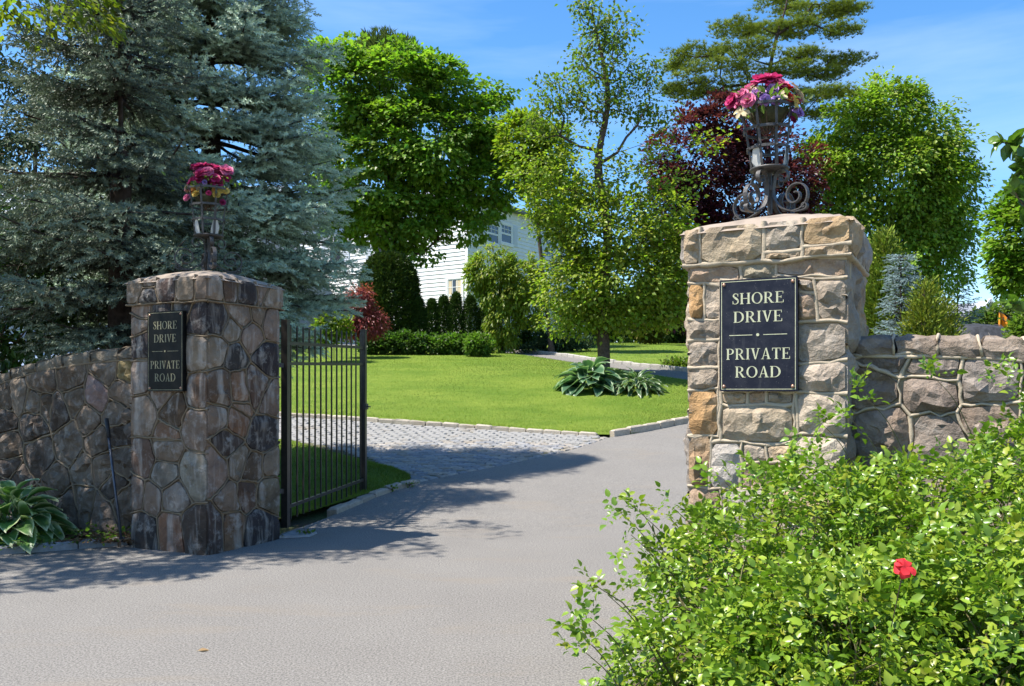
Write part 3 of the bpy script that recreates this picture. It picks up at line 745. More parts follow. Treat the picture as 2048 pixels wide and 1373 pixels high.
def right_caps(fn, f, r):
    if fn == 'front':
        polys, cols = [], []
        for x0, y0, x1, y1, c_ in RIGHT_C:
            u0 = f.px(*RC(x0, 200))[0]; u1 = f.px(*RC(x1, 200))[0]
            v = lambda y: 2.675 if y < 120 else (2.42 if y > 270 else 2.42 + .255 * (275 - y) / 160)
            if x0 < 60: u0 = -.012
            if x1 > 690: u1 = 1.072
            P = rectpoly(u0, v(y1), u1, v(y0))
            polys.append(P); cols.append(np.array(c_) * np.array([1.06, 1.0, .90]))
        return polys, cols
    dom = rectpoly(-.012, 2.42, 1.072, 2.675); S = np.array([(u, 2.55 + r.normal() * .02) for u in (.12, .36, .62, .9)])
    cells = voronoi(S, dom); return cells, [PAL_TAN[r.randint(6)] * .85 for _ in S]
RP, RFR, RCTR, RMX = pillar('stone_gate_pillar', 'sunlit tan rock-faced stone gate pillar behind the rose bush', (2.115, 5.4), math.radians(28), right_faces, 32, M['stone_tan'], M['mortar_tan'], PAL_TAN, right_caps, .029, (1440, 560, 1596, 783), .021, .034, .006, .006)

# --- boundary walls running off from the pillars
def wall(name, label, fr, start, U, seeds_px, PXF, topfun, length, seed, mat, mortar, pal, coplen, extra=8, beadw=.018, capcol=None, colmap=None):
    """start = middle of the pillar side it butts against, U = direction away from the pillar"""
    r = rs(seed); U = nrm(np.array([*U, 0.])); th = .25
    Nn = np.array([U[1], -U[0], 0.]);
    if Nn[1] > 0: Nn = -Nn
    O = np.array([*start, 0.]); f = Face(O + Nn * th, U, Nn, .016, seed, length); fb = Face(O - Nn * th, U, -Nn)
    root = thing(name, label, 'stone wall', O + U * length / 2)
    us = np.linspace(0, length, 15); dom = np.array([(0, -.1), (length, -.1)] + [(u, topfun(u)) for u in us[::-1]])
    # core
    V = []; n = len(us)
    for u in us:
        for d, zf in ((th - .006, 0), (th - .006, 1), (-th + .006, 1), (-th + .006, 0)):
            V.append(O + U * u + Nn * d + Z3 * (topfun(u) if zf else -.15))
    F = [(i * 4 + k, i * 4 + (k + 1) % 4, (i + 1) * 4 + (k + 1) % 4, (i + 1) * 4 + k) for i in range(n - 1) for k in range(4)] + [(3, 2, 1, 0), tuple(range(4 * n - 4, 4 * n))]
    add('core', mk('core', V, F, mortar), root)
    S = [f.px(*PXF(*q[:2])) for q in seeds_px]; ci = [q[2] if len(q) > 2 else r.randint(len(pal)) for q in seeds_px]
    # fill the rest of the wall beyond the frame
    C = rand_seeds(dom, 60, r)
    for c_ in C:
        if min([np.linalg.norm(c_ - s_) for s_ in S] + [9]) > .34: S.append(c_); ci.append(r.randint(len(pal)))
    cells = voronoi(S, dom); jm = MB()
    kk = [(c_, pal[i % len(pal)] * r.uniform(.8, 1.2)) for c_, i in zip(cells, ci) if c_ is not None]
    if colmap: kk = [(c_, colmap.get(i, q)) for i, (c_, q) in enumerate(kk)]
    lay(root, f, [a for a, _ in kk], [b_ for _, b_ in kk], r, mat, rough=.024, depth=.045)
    bead_net([a for a, _ in kk], f, r, w=beadw, mb=jm, h=.014, d0=.014, wob=.010)
    Sb = rand_seeds(dom, 24, r); cb_ = [c_ for c_ in voronoi(Sb, dom) if c_ is not None]
    lay(root, fb, cb_, [pal[r.randint(len(pal))] for _ in cb_], r, mat)
    add('mortar_joint', jm.mesh('mortar_joint', mortar, smooth=True), root)
    # rounded coping stones with a bead between each
    n = int(length / coplen); jb = MB(); g0 = 0.02
    for i in range(n):
        u0 = .02 + (length - .02) * i / n; u1 = .02 + (length - .02) * (i + 1) / n; K = 5; ring = []
        prof = [(th + .035, -.005), (th + .05, .045), (th + .03, .10), (th - .06, .128), (0, .135), (-th + .06, .128), (-th - .03, .10), (-th - .05, .045), (-th - .035, -.005)]
        jr = r.normal(size=(K, len(prof), 3)) * .009
        for k in range(K):
            u = u0 + g0 / 2 + (u1 - u0 - g0) * k / (K - 1); sh = .93 if k in (0, K - 1) else 1.
            for q, (d, z) in enumerate(prof): ring.append(O + U * u + Nn * d * (.985 if sh < 1 else 1) + Z3 * (topfun(u) + z * sh) + jr[k, q])
        m_ = len(prof)
        F = [(k * m_ + q, k * m_ + q + 1, (k + 1) * m_ + q + 1, (k + 1) * m_ + q) for k in range(K - 1) for q in range(m_ - 1)] + [tuple(range(m_)), tuple(range((K - 1) * m_, K * m_))[::-1]]
        if U[0] > 0: F = [q[::-1] for q in F]
        cc = (capcol if capcol is not None else pal[r.randint(len(pal))]) * r.uniform(.85, 1.15)
        add('coping_stone', mk('coping_stone', ring, F, mat, smooth=False), root, color=cc)
        lean = r.normal() * .015; path = [O + U * (u1 + lean * z * 10) + Nn * (d * 1.0) + Z3 * (topfun(u1) + z + .004) for d, z in prof[:7]]
        jb.tube(path, .010, 6)
    # bed bead under the coping
    jb.tube([O + U * u + Nn * (th + .022) + Z3 * (topfun(u) - .012 + r.normal() * .003) for u in np.linspace(0, length, 40)], .014, 6)
    add('mortar_joint', jb.mesh('coping_joint', mortar, smooth=True), root)
    return root, f
W5 = lambda x, y: (x / 2.59, 600 + y / 2.59)
LEFT_W = [(45,520,0),(100,505,3),(240,430,1),(370,400,0),(570,360,3),(650,370,5),(510,500,6),(640,480,1),(195,545,3),(240,545,0),(310,560,2),(390,520,0),(40,620,2),(185,645,2),(470,620,1),(610,590,4),(50,760,0),(370,740,4),(210,800,2),(510,740,0),(630,700,2),(640,830,4),(440,890,3),(545,870,0),(310,960,1),(600,970,2),(450,1040,3),(350,1060,4),(640,1040,0),(100,930,2),(60,870,2),(120,1050,1),(250,1100,0),(40,1000,2),(545,1080,1)]
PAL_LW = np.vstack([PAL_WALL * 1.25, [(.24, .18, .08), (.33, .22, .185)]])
ltop = lambda u: float(np.interp(u, [0, .5, 1.0, 1.5, 2.0, 2.5, 3.0, 3.5, 5, 8], [1.90, 1.895, 1.87, 1.82, 1.74, 1.63, 1.50, 1.35, .85, .3]))
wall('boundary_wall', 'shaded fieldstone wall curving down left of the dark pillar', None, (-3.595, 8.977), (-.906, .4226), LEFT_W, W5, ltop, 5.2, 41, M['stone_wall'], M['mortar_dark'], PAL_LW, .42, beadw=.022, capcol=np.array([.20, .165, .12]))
W6 = lambda x, y: (1640 + x / 5.02, 650 + y / 5.02)
RIGHT_W = [(560,640,0),(720,320,2),(1080,390,1),(1090,690,2),(1720,540,3),(640,1050,0),(1150,1080,1),(1720,1020,0),(2300,500,1),(2350,1000,2)]
rtop = lambda u: float(np.interp(u, [0, .6, 1.0, 1.6, 2.4, 4], [1.80, 1.785, 1.755, 1.66, 1.45, .9]))
wall('boundary_wall', 'sunlit rough stone wall with coping right of the tan pillar', None, (2.35, 5.842), (.883, -.469), RIGHT_W, W6, rtop, 3.0, 42, M['stone_tan'], M['mortar_tan'], PAL_WALLR, .235, beadw=.026, capcol=np.array([.32, .25, .19]))
# ------------------------------------------------------------------ plaques
def letter(ch):
    """serif capital of height 1: list of 2-D polygon strips, and its advance width"""
    S = []; rect = lambda a, b_, c_, d: S.append([(a, b_), (c_, b_), (c_, d), (a, d)])
    def bowl(cx, cy, ox, oy, ix, iy, a0, a1, n=14):
        A = np.linspace(math.radians(a0), math.radians(a1), n)
        for i in range(n - 1):
            S.append([(cx + ix * math.cos(A[i]), cy + iy * math.sin(A[i])), (cx + ox * math.cos(A[i]), cy + oy * math.sin(A[i])),
                      (cx + ox * math.cos(A[i + 1]), cy + oy * math.sin(A[i + 1])), (cx + ix * math.cos(A[i + 1]), cy + iy * math.sin(A[i + 1]))])
    def stem(x): rect(x, 0, x + .145, 1); rect(x - .07, 0, x + .215, .045); rect(x - .07, .955, x + .215, 1)
    if ch == 'H': stem(.08); stem(.60); rect(.22, .475, .61, .53); return S, .83
    if ch == 'I': stem(.08); return S, .31
    if ch == 'O': bowl(.42, .5, .41, .52, .27, .465, 0, 360, 29); return S, .84
    if ch == 'E':
        stem(.08); rect(.2, .955, .60, 1); rect(.2, 0, .63, .045); rect(.2, .475, .46, .525)
        rect(.56, .78, .60, .96); rect(.42, .39, .465, .61); rect(.585, .04, .63, .24); return S, .67
    if ch == 'D': stem(.08); rect(.2, .955, .34, 1); rect(.2, 0, .34, .045); bowl(.33, .5, .46, .5, .31, .455, -90, 90, 17); return S, .82
    if ch in 'PR':
        stem(.08); rect(.2, .955, .33, 1); rect(.2, .46, .33, .505); bowl(.32, .73, .31, .27, .17, .225, -90, 90, 13)
        if ch == 'P': return S, .66
        S.append([(.56, 0), (.72, 0), (.43, .49), (.30, .49)]); rect(.60, 0, .80, .045); return S, .79
    if ch == 'V':
        S.append([(.33, 0), (.42, 0), (.235, 1), (.07, 1)]); S.append([(.345, .02), (.42, 0), (.66, 1), (.59, 1)])
        rect(0, .955, .30, 1); rect(.51, .955, .75, 1); return S, .75
    if ch == 'A':
        S.append([(.08, 0), (.145, 0), (.40, 1), (.35, 1)]); S.append([(.53, 0), (.695, 0), (.44, 1.02), (.35, 1.0)])
        rect(.19, .30, .56, .345); rect(.0, 0, .22, .045); rect(.45, 0, .77, .045); return S, .77
    if ch == 'T':
        stem(.27); rect(.02, .95, .67, 1); rect(.02, .76, .065, .96); rect(.625, .76, .67, .96); return S, .69
    if ch == 'S':
        P = catmull([(.455, .74), (.42, .90), (.28, .975), (.14, .90), (.12, .74), (.22, .61), (.36, .48), (.46, .34), (.44, .14), (.28, .03), (.12, .07), (.065, .28)], 4)
        T = nrm(np.gradient(P, axis=0)); Q = np.c_[-T[:, 1], T[:, 0]]; u = np.linspace(0, 1, len(P))
        w = np.interp(u, [0, .15, .33, .5, .67, .85, 1], [.05, .045, .11, .165, .11, .045, .05])
        for i in range(len(P) - 1):
            S.append([tuple(P[i] - Q[i] * w[i] / 2), tuple(P[i] + Q[i] * w[i] / 2), tuple(P[i + 1] + Q[i + 1] * w[i + 1] / 2), tuple(P[i + 1] - Q[i + 1] * w[i + 1] / 2)])
        rect(.44, .70, .475, .97); rect(.045, .03, .08, .31); return S, .53
def plaque(label, f, u0, u1, v0, v1, d, lettermat, seed, platemat):
    """plate on a pillar face: f frame, u/v extent, d = stand-off"""
    W = u1 - u0; Hh = v1 - v0; ctr = f.w(np.array([(u0 + u1) / 2, v0]), d)
    root = thing('sign_plaque', label, 'sign', ctr)
    def quadbox(polys, lo, hi, mat, name, lab=None, step=.00012):
        mb = MB()
        for i, P in enumerate(polys):
            P = np.array(P, float); h = hi + step * (i % 9)
            a = .5 * np.sum(P[:, 0] * np.roll(P[:, 1], -1) - P[:, 1] * np.roll(P[:, 0], -1))
            if a < 0: P = P[::-1]
            Q = np.array([u0, v0]) + P; n = len(P)
            V = np.concatenate([f.w(Q, d + lo), f.w(Q, d + h)])
            mb.raw(V, [tuple(range(n))[::-1], tuple(range(n, 2 * n))] + [(k, (k + 1) % n, n + (k + 1) % n, n + k) for k in range(n)])
        return add(name, mb.mesh(name, mat), root, label=lab)
    b_ = .006
    quadbox([[(b_, 0), (W - b_, 0), (W, b_), (W, Hh - b_), (W - b_, Hh), (b_, Hh), (0, Hh - b_), (0, b_)]], -.03, .012, platemat, 'plate')
    e0, e1 = .012, .016
    quadbox([[(e0, e0), (W - e0, e0), (W - e0, e1), (e0, e1)], [(e0, Hh - e1), (W - e0, Hh - e1), (W - e0, Hh - e0), (e0, Hh - e0)],
             [(e0, e1), (e1, e1), (e1, Hh - e1), (e0, Hh - e1)], [(W - e1, e1), (W - e0, e1), (W - e0, Hh - e1), (W - e1, Hh - e1)]], .011, .0132, lettermat, 'border')
    for txt, base, wf in (('SHORE', .223, .667), ('DRIVE', .387, .63), ('PRIVATE', .717, .825), ('ROAD', .877, .59)):
        cap = .098 * Hh; glyphs = []; x = 0
        for ch in txt:
            S, adv = letter(ch); glyphs.append((x, S)); x += adv + .07
        x -= .07; sx = wf * W / x; x0 = (W - wf * W) / 2; y0 = Hh * (1 - base)
        quadbox([[(x0 + (gx + a) * sx, y0 + b2 * cap) for a, b2 in P] for gx, S in glyphs for P in S], .011, .0135, lettermat, 'lettering', 'the word ' + txt)
    y = Hh * .5
    for q0, q1 in ((.13, .43), (.57, .87)): quadbox([[(W * q0, y - .0022), (W * q1, y - .0022), (W * q1, y + .0022), (W * q0, y + .0022)]], .011, .0133, lettermat, 'divider_line')
    cir = lambda cx, cy, r, n=10: [(cx + r * math.cos(6.283 * k / n), cy + r * math.sin(6.283 * k / n)) for k in range(n)]
    quadbox([cir(W / 2, y + (.012 if k == 0 else 0), .010 - .004 * (k == 0)) for k in range(2)][1:] , .011, .016, lettermat, 'ornament')
    for cx, cy in ((.03, .032), (W - .03, .032), (.03, Hh - .032), (W - .03, Hh - .032)):
        mb = MB(); c0 = f.w(np.array([u0 + cx, v0 + cy]), d); x_ = f.U; 
        V = [c0 + f.N * (.012 + h) + r * (math.cos(a) * x_ + math.sin(a) * Z3) for r, h in ((.012, 0), (.011, .005), (.006, .0085)) for a in np.linspace(0, 6.283, 11)[:-1]] + [c0 + f.N * .021]
        F = [(k * 10 + i, k * 10 + (i + 1) % 10, k * 10 + 10 + (i + 1) % 10, k * 10 + 10 + i) for k in range(2) for i in range(10)] + [(20 + i, 20 + (i + 1) % 10, 30) for i in range(10)]
        add('rivet', mk('rivet', V, F, M['rivet'], smooth=True), root)
    return root
fR = Face(RFR['front'].O, RFR['front'].U, RFR['front'].N); a = fR.px(1440, 562, .06); b2 = fR.px(1596, 783, .06)
plaque('dark blue plaque with bright gold lettering on the sunlit tan pillar', fR, a[0], b2[0], b2[1], a[1], .06, M['gold'], 1, M['plaque'])
fL = Face(LFR['front'].O, LFR['front'].U, LFR['front'].N); a = fL.px(297, 625, .065); b2 = fL.px(368, 783, .065)
plaque('black plaque with dull gold lettering on the shaded dark pillar', fL, a[0], b2[0], b2[1], a[1], .065, M['gold_dull'], 2, M['plaque_black'])

# ------------------------------------------------------------------ wrought-iron flower baskets
def spiral(cx, cz, r0, r1, a0, a1, n=26):
    t = np.linspace(0, 1, n); a = np.radians(a0 + (a1 - a0) * t); r = r0 + (r1 - r0) * t
    return np.c_[cx + r * np.cos(a), cz + r * np.sin(a)]
def cresset(label, base, sc, ang, open_low, tilt=0.):
    root = thing('flower_basket', label, 'iron basket', base)
    B = np.asarray(base, float)
    def W3(rz, az, off=0.):
        rz = np.asarray(rz, float); d = np.array([math.cos(az), math.sin(az), 0]); s_ = np.array([-math.sin(az), math.cos(az), 0])
        P = B + sc * (rz[:, :1] * d + rz[:, 1:] * Z3) + s_ * off * sc
        P[:, 0] += tilt * np.maximum(0, P[:, 2] - B[2] - .3 * sc); return P
    for k in range(4):
        az = ang + k * math.pi / 2; side = np.array([-math.sin(az), math.cos(az), 0])
        up = spiral(.110, .275, .014, .066, -250, 176, 34)                      # upper curl, unwinding to the stem
        mid = catmull([up[-1], (.038, .24), (.032, .20), (.036, .15), (.056, .10), (.10, .05), (.165, .022)], 5)[1:]
        big = spiral(.215, .125, .118, .018, -112, 470, 46)
        lower = catmull([mid[-1], (.19, .012)], 3)[1:]
        mb = MB(); P = np.vstack([up, mid, lower, big[3:]])
        mb.ribbon(W3(P, az), side, .034 * sc, .009 * sc)
        foot = np.vstack([catmull([(.16, .018), (.22, .004), (.275, .008)], 5), spiral(.285, .036, .028, .008, -85, 330, 20)])
        mb.ribbon(W3(foot, az), side, .032 * sc, .008 * sc)
        add('scroll_leg', mb.mesh('scroll_leg', M['iron'], smooth=False), root)
    mb = MB(); 
    mb.tube(W3([(0, .02), (0, .2), (0, .36)], 0), .018 * sc, 8); mb.lathe([(.0, 0), (.03, 0), (.034, .02), (.03, .04), (0, .04)], B + np.array([0, 0, .19 * sc]), 10)
    add('stem', mb.mesh('stem', M['iron']), root)
    mb = MB(); c0 = W3([(0, .345)], 0)[0]
    mb.lathe([(0, -.012), (.10 * sc, -.012), (.142 * sc, .0), (.145 * sc, .012), (.10 * sc, .006), (0, .006)], c0, 18)
    add('base_dish', mb.mesh('base_dish', M['iron'], smooth=True), root)
    zs = [.352, .50, .64, .80]; rr = [.128, .148, .166, .190]
    for k in range(8):
        az = ang + .2 + k * math.pi / 4; side = np.array([-math.sin(az), math.cos(az), 0])
        mb = MB(); P = catmull([(.10, .350), (.136, .366), (rr[1], zs[1]), (rr[2], zs[2]), (rr[3], zs[3]), (rr[3] + .018, zs[3] + .02)], 4)
        mb.ribbon(W3(P, az), side, .019 * sc, .006 * sc); add('strap', mb.mesh('strap', M['iron']), root)
    for q in range(1, 4):
        A = np.linspace(0, 2 * math.pi, 33); ro = rr[q] * 1.03
        mb = MB(); V = []
        for a_ in A[:-1]:
            for dr, dz in ((-.004, -.010), (.005, -.010), (.005, .010), (-.004, .010)):
                V.append(W3([(ro + dr, zs[q] + dz)], a_)[0])
        F = [(i * 4 + k, ((i + 1) % 32) * 4 + k, ((i + 1) % 32) * 4 + (k + 1) % 4, i * 4 + (k + 1) % 4) for i in range(32) for k in range(4)]
        mb.raw(V, F)
        for k in range(8):
            c1 = W3([(ro + .008, zs[q])], ang + .2 + k * math.pi / 4)[0]; mb.lathe([(0, -.008), (.008, -.005), (.009, 0), (.008, .005), (0, .008)], c1, 8)
        add('hoop', mb.mesh('hoop', M['iron']), root)
    return root, W3
R = rs(77)
def petal_flower(kind, seed):
    """a flower head about 1 unit across, petals as curved 3x3 patches"""
    r = rs(seed); V = []; F = []; C = []; n = 0
    lay_ = {'peony': [(5, .16, 75, .30), (7, .28, 55, .42), (8, .38, 30, .52), (8, .42, 8, .56)], 'lily': [(6, .62, 38, .30)], 'open': [(6, .5, 22, .52)], 'rose5': [(5, .52, 30, .46), (5, .60, 8, .50)], 'cluster': [(9, .2, 70, .3), (12, .34, 40, .34), (12, .42, 10, .34)]}[kind]
    for cnt, ln, el, wd in lay_:
        for k in range(cnt):
            az = 2 * math.pi * (k + r.uniform(-.25, .25)) / cnt + ln * 5; e = math.radians(el + r.normal() * 8)
            d = np.array([math.cos(az), math.sin(az), 0]); s_ = np.array([-math.sin(az), math.cos(az), 0])
            for i, t in enumerate((0, .4, .75, 1.)):
                e2 = e - t * .75 * (1 if kind != 'peony' else .5) + (.25 if kind == 'peony' else 0) * t
                p = d * ln * t * math.cos(e2) + Z3 * ln * t * math.sin(e2)
                w = wd * [.25, .8, 1., .45 if kind != 'lily' else .08][i] / 2
                for j in (-1, 0, 1):
                    V.append(p + s_ * w * j + Z3 * (.05 * abs(j) * (1 if i else 0) + r.normal() * .022) + d * (-.03 * abs(j) if i == 3 else 0))
                    C.append(np.ones(3) * (r.uniform(.75, 1.15) * (.62 + .38 * t)))
            for i in range(3):
                for j in range(2): F.append((n + i * 3 + j, n + i * 3 + j + 1, n + i * 3 + j + 4, n + i * 3 + j + 3))
            n += 12
    return np.array(V), F, np.array(C)
_fm = {}
def flower_mesh(kind, rgb, seed):
    k = (kind, rgb, seed)
    if k not in _fm:
        V, F, C = petal_flower(kind, seed); _fm[k] = mk('flower', V, F, M['petal'], col=np.clip(C * np.array(rgb), 0, 1), smooth=True)
    return _fm[k]
MAG, PNK, LIL, VIO, RED, YEL, ORA, WIN = (.60, .055, .20), (.74, .22, .38), (.58, .32, .66), (.40, .25, .64), (.50, .04, .04), (.66, .50, .12), (.72, .32, .07), (.34, .03, .12)
CRE = (.62, .52, .30)
def bouquet(label, W3, items, seed, sprig=True, dense=0, inner=None):
    r = rs(seed); c0 = W3([(0, .58)], 0)[0]
    root = thing('flower_bouquet', label, 'flowers', c0)
    stems = MB(); GV = []; 
    for kind, rgb, x, y, z, s_ in items:
        p = W3([(0, .80)], 0)[0] + np.array([x, y, z]); d = nrm(np.array([x, y - .12, .10 + max(z, .0)]) + r.normal(size=3) * .04)
        o = add('flower', flower_mesh(kind, rgb, r.randint(3)), root, p)
        o.rotation_mode = 'QUATERNION'; o.rotation_quaternion = Vector(d).to_track_quat('Z', 'Y'); o.scale = (s_,) * 3
        stems.tube([c0 + (p - c0) * .15, (c0 + p) / 2 + r.normal(size=3) * .01, p], .0035, 5)
    add('stem', stems.mesh('stem', M['twig']), root)
    # leaves between the flowers
    n = 150; q = r.normal(size=(n, 3)) * np.array([.12, .10, .045]) + W3([(0, .83)], 0)[0]
    PV, PF = LEAF_V, LEAF_F; dirn = nrm(q - c0 + r.normal(size=(n, 3)) * .25); up = nrm(np.cross(np.cross(dirn, Z3 + r.normal(size=(n, 3)) * .5), dirn)); x = np.cross(dirn, up)
    L = r.uniform(.04, .075, (n, 1)); col = np.array([.11, .16, .035]) * r.uniform(.6, 1.5, (n, 1)) * np.array([1, 1, 1])
    V, F, C = instance(PV, PF, q, x * L * .8, dirn * L, up * L, col)
    add('foliage', mk('foliage', V, F, M['leaf'], col=C), root, kind='stuff')
    # moss and a white plastic sleeve inside the basket
    mb = MB(); cc = W3([(0, .36)], 0)[0]; mb.lathe([(0, .30), (.07, .31), (.11, .345), (.14, .395), (.10, .41), (0, .42)], cc, 14)
    v = mb.V[0]; v[:, :2] += r.normal(size=(len(v), 2)) * .012
    add('basket_liner', mb.mesh('basket_liner', M['terracotta'], smooth=True), root)
    for a0, a1 in inner or []:
        V = []; A = np.linspace(a0, a1, 5)
        for k, a_ in enumerate(A):
            V.append(W3([(.125, .362)], a_)[0]); V.append(W3([(.145 , .362 + .16 * math.sin(math.pi * (k + .4) / 5))], a_)[0])
        mb = MB(); mb.raw(V, [(2 * i, 2 * i + 2, 2 * i + 3, 2 * i + 1) for i in range(4)]); 
        mb.raw(np.array(V) * 1 + np.array([0, 0.003, 0]), [(2 * i + 1, 2 * i + 3, 2 * i + 2, 2 * i) for i in range(4)])
        add('sleeve', mb.mesh('sleeve', M['white_plastic']), root)
    return root
LEAF_V = np.array([(0, 0, 0), (-.30, .30, .07), (-.24, .66, .05), (0, 1, -.06), (.24, .66, .05), (.30, .30, .07), (0, .5, -.01)], float)
LEAF_F = np.array([(0, 6, 1), (1, 6, 2), (2, 6, 3), (3, 6, 4), (4, 6, 5), (5, 6, 0)])
RB = np.array([1.835, 6.05, 2.80]); rroot, rW = cresset('black iron scroll basket on top of the sunlit tan pillar', RB, .95, math.radians(28 + 12), True, -.06)
bouquet('mixed pink lilac and red artificial bouquet in the right basket', rW, [
 ('peony', MAG, -.04, -.05, .18, .20), ('peony', MAG, .05, .0, .20, .18), ('peony', PNK, .09, -.04, .16, .15), ('peony', PNK, -.10, -.02, .14, .15), ('peony', MAG, -.24, -.03, .05, .15), ('peony', PNK, -.19, -.08, .07, .13), ('peony', LIL, -.08, -.10, .08, .13), ('peony', LIL, .02, -.09, .11, .11),
 ('peony', PNK, -.16, -.13, .02, .13), ('cluster', VIO, -.05, -.15, .02, .12), ('cluster', VIO, .03, -.15, .02, .11), ('cluster', VIO, .21, -.08, -.04, .13), ('cluster', VIO, .18, -.02, -.03, .11),
 ('peony', RED, .14, -.03, .14, .12), ('peony', RED, .11, -.06, .11, .10), ('peony', WIN, .17, .02, .10, .10), ('peony', RED, .12, -.13, .04, .09),
 ('lily', CRE, .06, -.13, .05, .12), ('lily', YEL, .16, -.11, .02, .12), ('lily', CRE, .20, -.05, .10, .17), ('lily', CRE, -.13, -.06, .11, .10), ('peony', PNK, .22, .0, .07, .11), ('peony', LIL, -.02, .1, .12, .14), ('peony', MAG, .1, .12, .12, .14), ('peony', PNK, -.15, .1, .08, .14), ('peony', WIN, .16, -.10, -.10, .08), ('lily', CRE, -.2, -.1, -.05, .11)], 51, inner=[(-2.9, -2.2), (-1.0, -.4)])
# two dry grass wands sticking out of the right bouquet
LB = np.array([-3.125, 8.76, 2.79]); lroot, lW = cresset('black iron scroll basket on top of the shaded dark pillar', LB, 1.05, math.radians(25 + 5), True)
it = []
R = rs(78)
for k in range(38):
    a_ = R.uniform(0, 6.28); q = R.uniform(0, .17); it.append(('peony', [MAG, MAG, PNK, MAG, WIN][k % 5], q * math.cos(a_) * 1.15, q * math.sin(a_), .05 + R.uniform(0, .24) * (1 - q * 2.2), R.uniform(.13, .18)))
for x, c_ in ((-.20, CRE), (-.15, ORA), (-.10, ORA), (-.05, CRE), (.15, YEL), (.20, YEL), (-.21, PNK), (.10, ORA)): it.append(('cluster' if c_ != CRE else 'peony', c_, x, -.13 + abs(x) * .4, .0 + R.normal() * .012, .10))
it += [('peony', PNK, -.2, -.06, -.09, .10), ('peony', WIN, .17, -.08, -.14, .08), ('peony', YEL, -.08, -.14, -.07, .10), ('peony', YEL, .12, -.12, -.07, .10), ('peony', MAG, .05, -.14, -.06, .07), ('cluster', VIO, .0, -.12, .06, .08), ('cluster', VIO, .18, -.04, .17, .07)]
bouquet('dense magenta and yellow artificial bouquet in the left basket', lW, it, 52, inner=[(-2.4, -1.9), (-1.1, -.5)])

# ------------------------------------------------------------------ iron gate
hb = np.array([-2.53, 9.5, 0]); eb = np.array([-2.07, 11.86, .12]); gd = nrm((eb - hb) * np.array([1, 1, 0])); GL = np.linalg.norm((eb - hb)[:2])
gs = np.array([-gd[1], gd[0], 0])
gate = thing('iron_gate', 'open black iron picket gate leaf beside the dark pillar', 'gate', hb)
gz = lambda t: .12 * t
def gp(t, z): return np.array([*(hb + gd * GL * t)[:2], gz(t) * .6 + z])
mb = MB(); mb.bar(gp(0, .04), gp(0, 2.36), .075, .075, up=gd); add('hinge_post', mb.mesh('hinge_post', M['gate_paint']), gate)
mb = MB(); mb.bar(gp(1, .06), gp(1, 2.34), .07, .07, up=gd); mb.bar(gp(1, 2.335), gp(1, 2.352), .08, .08, up=gd); add('latch_post', mb.mesh('latch_post', M['gate_paint']), gate)
for z in (2.10, 1.87, .26):
    mb = MB(); mb.bar(gp(0.014, z), gp(.986, z), .028, .036, up=Z3); add('rail', mb.mesh('rail', M['gate_paint']), gate)
for k in range(14):
    t = (k + .75) / 14.5; mb = MB(); a0 = gp(t, .11); a1 = gp(t, 2.28)
    mb.bar(a0, a1, .017, .017, up=gd)
    x = gd * .0095; y = gs * .0095; tip = a1 + Z3 * .035
    mb.raw([a1 - x - y, a1 + x - y, a1 + x + y, a1 - x + y, tip], [(0, 1, 4), (1, 2, 4), (2, 3, 4), (3, 0, 4)])
    add('picket', mb.mesh('picket', M['gate_paint']), gate)
lat = None
mb = MB(); c0 = gp(.985, 1.28); mb.box((-.05, -.025, -.04), (.05, .025, .04), np.stack([gd, gs, Z3], 1), c0 - gs * .04); o_l = add('latch', mb.mesh('latch', M['iron']), gate)
mb = MB(); mb.tube([c0 - gs * .06, c0 - gs * .11, c0 - gs * .11 - gd * .07], .010, 6); add('handle', mb.mesh('handle', M['iron']), o_l)
for z in (.45, 1.85):
    mb = MB(); p_ = gp(0, z); mb.bar(p_, p_ - gs * .0 + nrm(np.array([LCTR[0], LCTR[1], 0]) - np.array([hb[0], hb[1], 0])) * .25, .03, .05, up=Z3); add('hinge', mb.mesh('hinge', M['iron']), gate)

# ------------------------------------------------------------------ leaning pole, slab by the gate, fallen leaf
p0 = np.array([*(at(243, 1060, 8.5)[:2]), .06]); p1 = at(213, 838, 8.86)
root = thing('metal_pole', 'thin dark metal pole leaning against the left stone wall', 'pole', p0)
d = p1 - p0; mb = MB(); mb.tube([p0, p0 + d * .5, p0 + d * .86], .013, 8); add('shaft', mb.mesh('shaft', M['pole'], smooth=True), root)
mb = MB(); mb.tube([p0 + d * .84, p1], .021, 8); add('grip', mb.mesh('grip', flatmat('black_rubber', (.02, .02, .022), .6), smooth=True), root)
mb = MB(); mb.tube([p0 - d * .004, p0 + d * .03], .017, 8); add('end_cap', mb.mesh('end_cap', M['tyre']), root)
c0 = at(592, 1074, 9.05); s_ = MB(); s_.raw([(c0[0] - .17, 8.98, .004), (c0[0] + .14, 9.08, .004), (c0[0] + .17, 9.30, .004), (c0[0] - .12, 9.34, .004), (c0[0] - .16, 8.99, .03), (c0[0] + .13, 9.09, .026), (c0[0] + .16, 9.29, .028), (c0[0] - .11, 9.33, .031)], [(4, 5, 6, 7), (0, 1, 5, 4), (1, 2, 6, 5), (2, 3, 7, 6), (3, 0, 4, 7)])
add('paving_slab', s_.mesh('paving_slab', flatmat('slab', (.24, .235, .23), .85, 0, .3, .25, 12, .4, 50)), label='small grey slab on the asphalt at the gate hinge post', category='slab')
